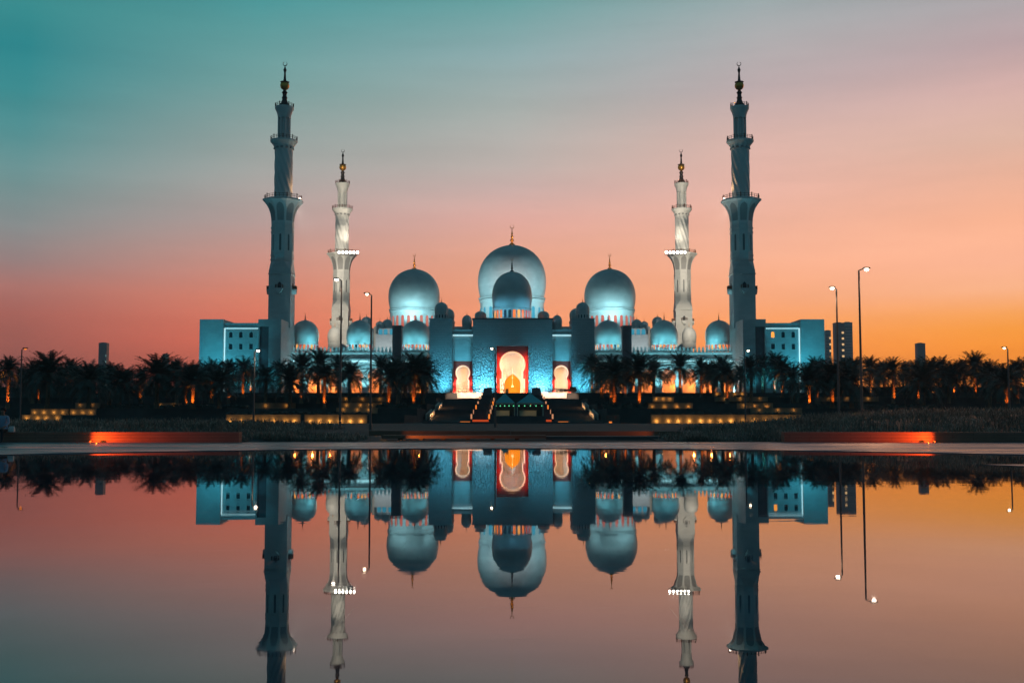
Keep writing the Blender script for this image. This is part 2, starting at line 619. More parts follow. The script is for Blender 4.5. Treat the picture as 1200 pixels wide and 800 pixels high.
def keyhole(cx, hl, z0, zn, r, zc, n=28):
    """horseshoe opening: legs of half width hl up to the neck zn, circle of radius r round zc"""
    nk = hl * 0.86
    a0 = -math.acos(min(0.999, nk / r))
    pts = [(cx - hl, z0), (cx + hl, z0), (cx + hl, zn), (cx + nk, zn + 0.02)]
    for i in range(n + 1):
        a = a0 + (PI - 2 * a0) * i / n
        pts.append((cx + r * math.cos(a), zc + r * math.sin(a)))
    pts += [(cx - nk, zn + 0.02), (cx - hl, zn)]
    return pts


CYAN = (0.09, 0.60, 0.86)
ICE = (0.30, 0.76, 1.0)
PALE = (0.85, 0.97, 1.0)
WARMW = (1.0, 0.86, 0.66)
ORANGE = (1.0, 0.22, 0.02)
AMBER = (1.0, 0.55, 0.16)
PLZ = 7.9                                    # level of the mosque plaza

# ------------------------------------------------------------------ ground, pool, paving
TIERS = [(190, 0.06), (215, 1.5), (240, 2.8), (270, 4.1), (305, 5.9)]


def tier_z(Y):
    z = 0.06
    for i, (y, zz) in enumerate(TIERS):
        if Y >= y:
            z = (1.5, 2.8, 4.1, 5.9, PLZ)[i]
    return z


g = MB()
prof = [(-400, -0.6), (44, -0.6), (44.4, 0.05), (190, 0.06), (190.2, 1.5), (215, 1.5), (215.2, 2.8), (240, 2.8), (240.2, 4.1), (270, 4.1), (270.2, 5.9), (305, 5.9), (305.2, PLZ), (2300, PLZ)]
profc = [(-400, -0.6), (44, -0.6), (44.4, 0.05), (224, 0.06), (306, 6.1), (306.2, PLZ - 0.02), (330, PLZ - 0.02), (2300, PLZ - 0.02)]
for xa, xb, pr in ((-2300, -18.6, prof), (18.6, 2300, prof), (-18.6, 18.6, profc)):
    for (ya, za), (yb, zb) in zip(pr[:-1], pr[1:]):
        g.add([(xa, ya, za), (xb, ya, za), (xb, yb, zb), (xa, yb, zb)], [(0, 1, 2, 3)])
for sx in (-18.6, 18.6):                     # cheeks between the stair hollow and the terraces
    ys = sorted({y for y, _ in prof + profc if 180 < y < 340})
    for ya, yb in zip(ys[:-1], ys[1:]):
        def zz(pr, y):
            for (a, b), (c, d) in zip(pr[:-1], pr[1:]):
                if a <= y <= c:
                    return b + (d - b) * (y - a) / (c - a)
        g.add([(sx, ya, zz(profc, ya)), (sx, yb, zz(profc, yb)), (sx, yb, zz(prof, yb)), (sx, ya, zz(prof, ya))], [(0, 1, 2, 3)])
tag(g.build('ground', M['soil'], fix=False), kind='structure')

w = MB()
w.add([(-90, -60, 0), (90, -60, 0), (90, 46, 0), (-90, 46, 0)], [(0, 1, 2, 3)])
tag(w.build('water', M['water'], fix=False), kind='structure')

# paving strip whose near edge is the curved rim of the pool
def rim(X):
    return 38.0 - 0.0305 * X * X if abs(X) < 15 else 38.0 - 0.0305 * 225 - 0.55 * (abs(X) - 15)
pv = MB()
N = 80
xs = [-40 + 80.0 * i / N for i in range(N + 1)]
vs, fs = [], []
for x in xs:
    r0 = rim(x)
    vs += [(x, r0, -0.2), (x, r0, 0.022), (x, r0 + 0.25, 0.03), (x, 45.2, 0.06)]
for i in range(N):
    for j in range(3):
        a = i * 4 + j
        fs.append((a, a + 4, a + 5, a + 1))
pv.add(vs, fs)
tag(pv.build('pavement', M['pave'], fix=False), kind='structure')

pl = MB()
pl.add([(-110, 306.5, PLZ + 0.012), (110, 306.5, PLZ + 0.012), (110, 345, PLZ + 0.012), (-110, 345, PLZ + 0.012)], [(0, 1, 2, 3)])
tag(pl.build('plaza', M['plaza'], fix=False), kind='structure')

# grand stairs: treads from the lower lawn up to the plaza
st = MB()
NS = 44
for i in range(NS):
    y0 = 226 + (305 - 226) * i / NS
    y1 = 226 + (305 - 226) * (i + 1) / NS
    z1 = 0.1 + (6.15 - 0.1) * (i + 1) / NS
    st.box(-18.2, 18.2, y0, y1 + 0.3 if i == NS - 1 else y1, z1 - 0.55, z1)
tag(st.build('stairs', M['stair']), kind='structure')

# ------------------------------------------------------------------ dome maker
DOME = [(0, .93), (.08, .958), (.16, .982), (.24, .996), (.32, 1.0), (.40, .994), (.50, .968), (.60, .918), (.69, .848), (.77, .758), (.84, .652), (.89, .545), (.93, .43), (.96, .31), (.98, .20), (.99, .12), (1.0, .06)]
_fin = {}


def finial_mb(cx, cy, z, h):
    """gilded finial of stacked balls under a crescent"""
    m = MB()
    p = [(.16, 0), (.13, .05), (.05, .12), (.04, .16), (.085, .21), (.095, .25), (.06, .30), (.035, .33), (.06, .38), (.07, .42), (.045, .46), (.028, .49), (.045, .54), (.05, .57), (.03, .61), (.02, .66), (.012, .80), (.006, .82)]
    m.lathe([(r * h, z + t * h) for r, t in p], cx, cy, 12)
    return m


def crescent_mb(cx, cy, z, r):
    m = MB()
    n, pts = 18, []
    t = r * 0.16
    out, inn = [], []
    for i in range(n + 1):
        a = R(-250) + R(320) * i / n
        wd = r * (0.05 + 0.24 * math.sin(PI * i / n))
        out.append((cx + r * math.cos(a), z + r + r * math.sin(a)))
        inn.append((cx + (r - wd) * math.cos(a), z + r + (r - wd) * math.sin(a)))
    m.prism(out + inn[::-1], [], cy - t, cy + t)
    return m


WIN = {}


def window_proto(key, hw, h, mat_pane, frame=True):
    k = (key, round(hw, 2), round(h, 2))
    if k in WIN:
        return WIN[k]
    m = MB()
    o = arch(0, hw * 1.25, -hw * .25, h - hw)
    i = arch(0, hw, 0, h - hw)
    if frame:
        m.prism(o, [i], -0.14, 0.25, 0)
    m.prism(i, [], -0.02, 0.1, 1)
    ob = m.build('window', [M['marble'], mat_pane])
    WIN[k] = ob.data
    bpy.data.objects.remove(ob)
    return WIN[k]


def dome(root, cx, cy, zd, zc, zt, r, nwin=0, panes=('lit_orange',), fin=None, win_h=None, rng=None, name='dome', fin_mat='gold', label=None, merlon=False, winw=0.5):
    """dome shell from collar zc to tip zt on a drum that starts at zd; drum, windows and finial are its sub-parts"""
    h = zt - zc
    m = MB()
    m.lathe([(r * .97, zc - h * .015), (r * .985, zc + h * .01)] + [(r * f, zc + h * (.012 + t * .988)) for t, f in DOME], cx, cy, 48)
    d = m.build(name, M['dome'], root, True)
    if label: d['label'] = label
    dr = MB()
    rd = r * .93
    dr.lathe([(rd * 1.02, zd), (rd * 1.02, zd + .15), (rd, zd + .18), (rd, zc - h * .075), (rd * 1.03, zc - h * .06), (rd * 1.03, zc - h * .03), (rd * .96, zc - h * .028), (rd * .96, zc - h * .005)], cx, cy, 48)
    dr.build('drum', M['marble'], d, True)
    if nwin:
        hh = win_h or (zc - zd) * .62
        hw = 2 * PI * rd / nwin * winw * .5
        zz = zd + (zc - zd) * .14
        rng = rng or random
        for k in range(nwin):
            a = -PI / 2 + 2 * PI * (k + .5) / nwin
            if math.sin(a) > 0.3:
                continue
            pm = M[rng.choice(panes)]
            me = window_proto(pm.name, hw, hh, pm)
            wo_ = bpy.data.objects.new('window', me)
            col.objects.link(wo_)
            wo_.parent = d
            og = ORG[root.name]
            wo_.location = (cx + rd * math.cos(a) - og.x, cy + rd * math.sin(a) - og.y, zz - og.z)
            wo_.rotation_euler = (0, 0, a + PI / 2)
    if fin:
        f = finial_mb(cx, cy, zt - fin * .02, fin).build('finial', M[fin_mat], d, True)
        crescent_mb(cx, cy, zt + fin * .78, fin * .10).build('crescent', M['gold'], d)
    return d


def merlons(m, x0, x1, y, z, h, step, mi=0, t=0.35):
    n = max(1, int(abs(x1 - x0) / step))
    for i in range(n):
        x = x0 + (x1 - x0) * (i + .5) / n
        wq = abs(x1 - x0) / n * .33
        m.prism([(x - wq, z), (x + wq, z), (x + wq, z + h * .45), (x + wq * .55, z + h * .6), (x + wq * .8, z + h * .78), (x, z + h), (x - wq * .8, z + h * .78), (x - wq * .55, z + h * .6), (x - wq, z + h * .45)], [], y, y + t, mi)


# ------------------------------------------------------------------ entrance gatehouse (nearest part of the mosque, Y = 330)
Y0 = 330.0
gate = thing('mosque_gatehouse', 'monumental blue lit entrance block with the large keyhole portal at the centre', 'mosque gate', (0, Y0, PLZ))
xl, xr = PX(554, Y0), PX(647.5, Y0)
zt = PZ(374, Y0)
rx0, rx1, rz1 = PX(582, Y0), PX(619, Y0), PZ(405, Y0)
m = MB()
m.prism([(xl, PLZ), (xr, PLZ), (xr, zt), (xl, zt)], [[(rx0, PLZ + .05), (rx1, PLZ + .05), (rx1, rz1), (rx0, rz1)]], Y0, Y0 + 2.2)
m.box(xl, xr, Y0 + 6.5, Y0 + 24, PLZ, zt - .02)
m.box(xl, rx0 - 1.5, Y0 + 2.2, Y0 + 6.5, PLZ, zt - .02)
m.box(rx1 + 1.5, xr, Y0 + 2.2, Y0 + 6.5, PLZ, zt - .02)
m.box(rx0 - 1.5, rx1 + 1.5, Y0 + 2.2, Y0 + 6.5, rz1 + 1, zt - .02)
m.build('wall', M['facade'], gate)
m = MB()
m.box(xl - .25, xr + .25, Y0 - .25, Y0 + 24.2, zt, zt + .35)
m.build('coping', M['dark_stone'], gate)
cxp = (rx0 + rx1) / 2
zc = PZ(426.5, Y0)
rr_ = 14.8 * .2564
m = MB()
kh = keyhole(cxp, 14.2 * .2564, PLZ + .1, PZ(444, Y0), rr_, zc)
m.prism([(rx0, PLZ + .06), (rx1, PLZ + .06), (rx1, rz1 - .01), (rx0, rz1 - .01)], [kh], Y0 + 1.3, Y0 + 2.19)
panel = m.build('portal_panel', M['red_panel'], gate)
m = MB()
kh2 = keyhole(cxp, 14.2 * .2564 - .28, PLZ + .12, PZ(444, Y0) - .1, rr_ - .28, zc)
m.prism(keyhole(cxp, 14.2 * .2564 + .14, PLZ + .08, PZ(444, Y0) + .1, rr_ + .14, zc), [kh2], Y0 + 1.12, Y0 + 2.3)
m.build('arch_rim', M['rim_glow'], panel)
m = MB()
dh = arch(cxp, 6.3 * .2564 * 1.2, PLZ + .2, PZ(447, Y0), 18, .35)
dh = arch(cxp, 9.0 * .2564, PLZ + .2, PZ(449, Y0), 18, .35)
m.prism([(rx0 - 1.4, PLZ), (rx1 + 1.4, PLZ), (rx1 + 1.4, rz1 + .9), (rx0 - 1.4, rz1 + .9)], [dh], Y0 + 5.0, Y0 + 5.8)
m.build('inner_wall', M['cream'], gate)
m = MB()
m.prism(arch(cxp, 13.2 * .2564, PLZ + .15, PZ(447, Y0), 18, .3), [arch(cxp, 9.4 * .2564, PLZ + .18, PZ(449, Y0), 18, .35)], Y0 + 4.6, Y0 + 4.995)
m.build('door_surround', M['cream'], gate)
m = MB()
m.prism(dh, [], Y0 + 5.5, Y0 + 5.7)
door = m.build('door', M['door_glass'], gate)
m = MB()
for k in range(-3, 4):
    m.box(cxp + k * .58 - .04, cxp + k * .58 + .04, Y0 + 5.38, Y0 + 5.45, PLZ + .2, PZ(441, Y0) - abs(k) * .35)
for q in (PLZ + 1.1, PLZ + 2.1, PLZ + 3.2):
    m.box(cxp - 1.9, cxp + 1.9, Y0 + 5.39, Y0 + 5.44, q, q + .07)
m.build('door_lattice', M['gold'], door)
m = MB()
m.tube((cxp, Y0 + 4.2, PZ(440, Y0) + 2.8), (cxp, Y0 + 4.2, PZ(450.5, Y0)), .03, seg=6)
m.ball((cxp, Y0 + 4.2, PZ(442, Y0)), .18, mi=0)
m.lathe([(.1, PZ(453.2, Y0)), (.42, PZ(452.6, Y0)), (.36, PZ(451.6, Y0)), (.08, PZ(450.4, Y0))], cxp, Y0 + 4.2, 12)
m.build('chandelier', M['lit_chandelier'], gate, True)
# pylons and niche wings, mirrored
for s in (-1, 1):
    wx0, wx1 = s * abs(PX(530, Y0)), s * abs(PX(554, Y0))
    a, b = min(wx0, wx1), max(wx0, wx1)
    ztw = PZ(386, Y0)
    m = MB()
    nx = s * abs(PX(542, Y0))
    nhw = 11 * .2564
    nzt = PZ(424.5, Y0) + .5
    yy = Y0 + 1.6
    m.prism([(a, PLZ), (b, PLZ), (b, ztw), (a, ztw)], [[(nx - nhw, PLZ + .05), (nx + nhw, PLZ + .05), (nx + nhw, nzt), (nx - nhw, nzt)]], yy, yy + 1.4)
    m.box(a, b, yy + 5.4, yy + 18, PLZ, ztw - .02)
    m.box(a, b, yy + 1.4, yy + 5.4, nzt + .6, ztw - .02)
    m.build('side_wing', M['wall'], gate)
    m = MB()
    m.box(a + .02, b - .02, yy - .35, yy - .002, PZ(391.8, Y0), PZ(390.2, Y0))
    m.box(a + .02, b - .02, yy - .2, yy - .002, ztw - .5, ztw + .1)
    m.build('cornice', M['marble'], gate)
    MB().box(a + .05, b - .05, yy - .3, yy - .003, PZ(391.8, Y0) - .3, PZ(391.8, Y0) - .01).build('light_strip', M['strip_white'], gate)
    m = MB()
    nz = PZ(436.2, Y0)
    kw = keyhole(nx, 7.3 * .2564, PLZ + .1, PZ(445, Y0), 8.3 * .2564, nz)
    m.prism([(nx - nhw, PLZ + .06), (nx + nhw, PLZ + .06), (nx + nhw, nzt - .01), (nx - nhw, nzt - .01)], [kw], yy + .6, yy + 1.38)
    pn = m.build('niche_panel', M['red_panel'], gate)
    m = MB()
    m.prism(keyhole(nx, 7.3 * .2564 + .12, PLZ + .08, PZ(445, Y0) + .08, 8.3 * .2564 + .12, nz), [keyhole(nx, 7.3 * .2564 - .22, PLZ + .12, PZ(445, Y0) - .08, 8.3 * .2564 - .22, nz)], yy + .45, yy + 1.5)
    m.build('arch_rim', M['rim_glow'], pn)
    m = MB()
    m.box(a, b, yy + 4.7, yy + 5.2, PLZ, nzt + .59)
    m.build('niche_back', M['cream'], gate)
    px0, px1 = s * abs(PX(503, Y0)), s * abs(PX(529.8, Y0))
    a, b = min(px0, px1), max(px0, px1)
    m = MB()
    m.box(a, b, Y0 + .4, Y0 + 14, PLZ, PZ(374, Y0))
    m.box(a - .15, b + .15, Y0 + .25, Y0 + 14.1, PZ(374, Y0), PZ(374, Y0) + .3)
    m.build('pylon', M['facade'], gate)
    sx = s * abs(PX(517, Y0 + 7))
    dome(gate, sx, Y0 + 7, PZ(374, Y0 + 7), PZ(367.5, Y0 + 7), PZ(354, Y0 + 7), 8 * .262, 14, ('shadow',) if False else ('lit_dim',) if False else ('shadow_glass',), 1.6, name='dome')
    dome(gate, s * abs(PX(547, Y0 + 12)), Y0 + 12, PZ(387, Y0 + 12), PZ(381, Y0 + 12), PZ(369, Y0 + 12), 6 * .266, 0, fin=1.2)
    dome(gate, s * abs(PX(563, Y0 + 18)), Y0 + 18, PZ(376, Y0 + 18), PZ(373, Y0 + 18), PZ(364.5, Y0 + 18), 7 * .27, 0, fin=1.0)
    # flood lamps at the foot of the facade
    for q, px in enumerate((571, 563)):
        X = s * abs(PX(px, Y0))
        spot((X, Y0 - 5.0, PLZ + .3), (X, Y0 + .3, PLZ + 4.5), 7400, CYAN, 92, 1.0)
        spot((X, Y0 - 1.6, PLZ + .3), (X, Y0 + .3, PLZ + 2.0), 260, PALE, 110, 1.0)
    spot((s * abs(PX(517, Y0)), Y0 - 4.6, PLZ + .3), (s * abs(PX(517, Y0)), Y0 + .5, PLZ + 5), 9600, CYAN, 92, 1.0)
    spot((s * abs(PX(542, Y0)), Y0 - 3.5, PLZ + .3), (s * abs(PX(542, Y0)), Y0 + 2, PLZ + 13), 2000, CYAN, 45, .8)
    # warm lamps inside the niches
    for q in (-1, 1):
        for zq in (1.0, 3.6, 6.4):
            point((nx + q * 2.6, yy + 1.62, PLZ + zq), 330, (1.0, .62, .34), .15)
    for q in (-1, 1):
        spot((nx + q * 2.4, yy - .2, PLZ + .7), (nx + q * 2.4, yy + 2, PLZ + 1.2), 230, (1, .12, .06), 140, .6)
        spot((nx + q * 2.4, yy - .2, PLZ + 3.4), (nx + q * 2.4, yy + 2, PLZ + 3.8), 160, (1, .12, .08), 140, .6)
dome(gate, 0, Y0 + 12, PZ(376, Y0 + 12), PZ(361.5, Y0 + 12), PZ(318, Y0 + 12), 23.6 * .2657, 26, ('lit_orange', 'lit_orange', 'lit_amber', 'lit_red', 'shadow_glass'), 4.4, win_h=2.6, winw=.62, rng=random.Random(4), fin_mat='bronze')
for q in (-1, 1):
    for zq in (1.2, 4.2, 7.2, 10.2):
        point((cxp + q * 4.6, Y0 + 2.5, PLZ + zq), 620, (1.0, .64, .36), .2)
    for zq, pq in ((.6, 620), (2.8, 580), (5.2, 480), (7.8, 320), (10.6, 150)):
        spot((cxp + q * 4.05, Y0 - .1, PLZ + zq), (cxp + q * 4.0, Y0 + 2, PLZ + zq + .4), pq, (1, .11, .03), 130, .6, .08)
# roof lamps washing the entrance dome
for q in (-1, 1):
    spot((q * 8.5, Y0 + 1.5, zt + .6), (q * 1.5, Y0 + 10, zt + 3.0), 2600, (.16, .64, .95), 75, .8)

# apron walls beside the head of the stairs
for s in (-1, 1):
    ax0, ax1 = abs(PX(566, 307)), abs(PX(520, 307))
    n = 16
    front = []
    for i in range(n + 1):
        t = i / n
        X = ax0 + (ax1 - ax0) * t
        front.append((s * X, 305.6 + 9 * max(0, t - .55) ** 2 / .2))
    m = MB()
    zb, zt_ = PZ(466.5, 307), PLZ + .12
    vs, fs = [], []
    for (x, y) in front:
        vs += [(x, y, zb), (x, y, zt_), (x, y + 1.2, zt_), (x, y + 1.2, zb)]
    for i in range(n):
        for j in range(4):
            fs.append((i * 4 + j, i * 4 + (j + 1) % 4, (i + 1) * 4 + (j + 1) % 4, (i + 1) * 4 + j))
    fs += [(0, 1, 2, 3), (n * 4 + 3, n * 4 + 2, n * 4 + 1, n * 4)]
    m.add(vs, fs)
    o = m.build('curved_wall', M['cream'])
    tag(o, 'brightly lit low curved wall at the stair head %s the big portal' % ('left of' if s < 0 else 'right of'), 'low wall', 'curved walls at the head of the stairs')
    for t in (.12, .34, .56, .78):
        X = ax0 + (ax1 - ax0) * t
        spot((s * X, 303.2, zb + 1.5), (s * X, 305.7, zb + .55), 900, (1.0, .62, .44), 76, .7, .1)
    # thin railing above it
    m = MB()
    for i in range(19):
        X = s * (3.5 + i * 1.15)
        m.tube((X, 307.4, PLZ + .02), (X, 307.4, PLZ + 1.05), .03, seg=5)
    m.tube((s * 3.5, 307.4, PLZ + 1.05), (s * 24.2, 307.4, PLZ + 1.05), .045, seg=5)
    m.tube((s * 3.5, 307.4, PLZ + .55), (s * 24.2, 307.4, PLZ + .55), .03, seg=5)
    tag(m.build('railing', M['steel_dark']), 'thin dark railing along the plaza edge %s of the portal' % ('left' if s < 0 else 'right'), 'railing', 'railings along the plaza edge')

# ------------------------------------------------------------------ arcade wings with three domes each (Y = 352)
YA = 352.0
for s in (-1, 1):
    side = 'left' if s < 0 else 'right'
    root = thing('mosque_arcade', 'teal lit arcade with three domes %s of the entrance block' % side, 'arcade', (s * 45, YA, PLZ), 'domed arcades beside the entrance')
    xo, xi = abs(PX(333, YA)), abs(PX(500, YA))
    a, b = (-xo, -xi) if s < 0 else (xi, xo)
    zt = PZ(412.5, YA)
    m = MB()
    holes = []
    na = 7
    for i in range(na):
        cx = a + (b - a) * (i + .5) / na
        hw = (b - a) / na * .385
        holes.append(keyhole(cx, hw * .86, PLZ + .12, PZ(446, YA), hw, PZ(441, YA), 18))
    m.prism([(a, PLZ), (b, PLZ), (b, zt), (a, zt)], holes, YA, YA + 1.6)
    m.build('wall', M['wall'], root)
    m = MB()
    m.box(a, b, YA + 6.2, YA + 7, PLZ, zt - 1)
    m.box(a, b, YA + 1.6, YA + 14, zt - 1.3, zt - .05)
    m.build('inner_wall', M['cream'], root)
    m = MB()
    m.box(a, b, YA - .45, YA - .002, PZ(422.5, YA), PZ(420.5, YA))
    m.box(a, b, YA - .3, YA - .002, zt - .5, zt + .02)
    m.build('cornice', M['marble'], root)
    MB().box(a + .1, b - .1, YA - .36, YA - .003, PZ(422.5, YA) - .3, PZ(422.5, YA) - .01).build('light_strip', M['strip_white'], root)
    m = MB()
    merlons(m, a, b, YA - .2, zt + .03, 1.7, 1.22)
    m.build('crenellation', M['marble'], root)
    for px, r in ((357, 16.3), (421.3, 15.8), (487, 16.6)):
        Yd = YA + 10
        k = Yd / F
        dome(root, s * abs(PX(px, Yd)), Yd, PZ(411, Yd), PZ(402.5, Yd), PZ(375, Yd), r * k, 22, ('lit_orange', 'lit_orange', 'lit_amber', 'lit_red', 'shadow_glass'), 2.6, win_h=1.9, winw=.6, rng=random.Random(int(px) + s), fin_mat='bronze')
        X = s * abs(PX(px, Yd))
        for q in (-1, 1):
            spot((X + q * 6, YA + 1.4, zt + .8), (X + q * .5, Yd - 3, zt + 2.6), 2700, (.16, .70, .86), 85, .8)
    # dark tower in front of the arcade
    tx0, tx1 = s * abs(PX(459.5, YA - 4)), s * abs(PX(470, YA - 4))
    m = MB()
    m.box(tx0, tx1, YA - 4, YA - .01, PLZ, PZ(382, YA - 4))
    m.box(min(tx0, tx1) - .15, max(tx0, tx1) + .15, YA - 4.15, YA - .012, PZ(383.5, YA - 4), PZ(382, YA - 4) + .2)
    m.build('dark_tower', M['dark_stone'], root)
    # floods along the foot of the arcade wall and warm lamps in it
    for i in range(8):
        X = a + (b - a) * (i + .5) / 8
        spot((X, YA - 4, PLZ + .3), (X, YA, PLZ + 11), 5600, (.24, .78, .92), 80, .8)
        point((X, YA + 4.3, PLZ + 3.2), 560, (1.0, .25, .04), .3)

# ------------------------------------------------------------------ corner pavilions (Y = 335)
YP = 335.0
for s in (-1, 1):
    side = 'left' if s < 0 else 'right'
    root = thing('corner_pavilion', 'square teal lit block with windows at the foot of the tall %s minaret' % side, 'building', (s * 85, YP, PLZ), 'corner blocks under the tall minarets')
    E = lambda px: s * abs(PX(px, YP))
    def bx(m, p0, p1, y0, y1, z0, z1):
        m.box(E(p0), E(p1), y0, y1, z0, z1)
    zA, zM = PZ(374, YP), PZ(378, YP)
    m = MB()
    bx(m, 233, 261, YP, YP + 13, PLZ, zA)
    m.build('outer_pylon', M['wall'], root)
    m = MB()
    x0, x1 = sorted((E(302.05), E(329)))
    n0, n1 = sorted((E(303.5), E(314.5)))
    m.prism([(x0, PLZ), (x1, PLZ), (x1, zA), (x0, zA)], [[(n0, PLZ + .1), (n1, PLZ + .1), (n1, PZ(382.5, YP)), (n0, PZ(382.5, YP))]], YP - .3, YP + 1.2)
    m.box(x0, x1, YP + 1.2, YP + 11, PLZ, zA - .01)
    m.build('inner_pylon', M['wall'], root)
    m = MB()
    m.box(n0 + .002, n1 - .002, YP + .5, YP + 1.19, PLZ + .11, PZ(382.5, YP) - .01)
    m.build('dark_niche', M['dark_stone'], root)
    # window wall, with two rows of three openings and a portal arch
    m = MB()
    x0, x1 = sorted((E(261.05), E(302)))
    hs = []
    for px in (268.8, 280.7, 292.8):
        hs.append(arch(E(px), .56, PZ(395.3, YP), PZ(390.2, YP), 12))
        cx = E(px)
        hs.append([(cx - .55, PZ(409, YP)), (cx + .55, PZ(409, YP)), (cx + .55, PZ(402.5, YP)), (cx - .55, PZ(402.5, YP))])
    hs.append(arch(E(280.5), 2.6, PLZ + .1, PZ(429, YP), 16))
    m.prism([(x0, PLZ), (x1, PLZ), (x1, zM), (x0, zM)], hs, YP + 1.0, YP + 2.0)
    m.box(x0, x1, YP + 3.2, YP + 11, PLZ, zM - .01)
    m.box(x0, x1, YP + 2.0, YP + 3.2, zM - 1.5, zM - .012)
    m.build('window_wall', M['wall'], root)
    m = MB()
    m.box(x0, x1, YP + .72, YP + .998, PZ(384, YP), PZ(382.5, YP))
    m.build('cornice', M['marble'], root)
    for i, px in enumerate((268.8, 280.7, 292.8)):
        cx = E(px)
        # frame, pane, sill of each window
        wm = MB()
        wm.prism(arch(cx, .84, PZ(395.8, YP), PZ(390.2, YP), 12), [arch(cx, .54, PZ(395.2, YP), PZ(390.2, YP), 12)], YP + .9, YP + 1.05)
        wf = wm.build('window', M['marble'], root)
        lit = s > 0 and i == 2
        MB().prism(arch(cx, .54, PZ(395.2, YP), PZ(390.2, YP), 12), [], YP + 1.5, YP + 1.6).build('pane', M['lit_amber' if lit else 'shadow_glass'], wf)
        if lit:
            wf['label'] = 'arched window glowing amber'
        wm = MB()
        wm.prism([(cx - .8, PZ(410, YP)), (cx + .8, PZ(410, YP)), (cx + .8, PZ(401.8, YP)), (cx - .8, PZ(401.8, YP))], [[(cx - .55, PZ(409, YP)), (cx + .55, PZ(409, YP)), (cx + .55, PZ(402.5, YP)), (cx - .55, PZ(402.5, YP))]], YP + .93, YP + 1.04)
        wf = wm.build('window', M['marble'], root)
        MB().box(cx - .54, cx + .54, YP + 1.5, YP + 1.6, PZ(409, YP), PZ(402.5, YP)).build('pane', M['shadow_glass'], wf)
    m = MB()
    ca = E(280.5)
    m.prism(arch(ca, 3.1, PLZ + .05, PZ(429, YP), 16), [arch(ca, 2.55, PLZ + .08, PZ(429, YP), 16)], YP + .75, YP + 1.06)
    m.build('portal_arch', M['marble'], root)
    # inner return running back beside the minaret
    m = MB()
    x0, x1 = sorted((E(318), E(329) - s * .02))
    m.box(x0, x1, YP + 11, YP + 16.5, PLZ, PZ(381, YP))
    m.box(x0 + .3 * (s > 0), x1 - .3 * (s < 0), YP + 11.02, YP + 16.3, PZ(381, YP), PZ(379.5, YP))
    m.build('side_wing', M['wall'], root)
    for q, (px, pw) in enumerate(((267, 5200), (247, 3600), (295, 4200), (322, 3600))):
        X = E(px)
        spot((X, YP - 12, PLZ + .3), (X, YP + .5, PLZ + 14), pw * 1.15, (.04, .56, .78), 85, .8)
    # thin light strips along the top and the outer edge of the window wall
    x0, x1 = sorted((E(261.4), E(302)))
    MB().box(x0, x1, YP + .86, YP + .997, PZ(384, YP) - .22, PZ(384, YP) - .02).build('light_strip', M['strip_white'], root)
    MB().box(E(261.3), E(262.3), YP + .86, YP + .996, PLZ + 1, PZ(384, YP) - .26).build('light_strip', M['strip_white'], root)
    spot((E(345), YP + 6, PLZ + 1), (E(329), YP + 7, PLZ + 11), 1900, PALE, 85, .8)

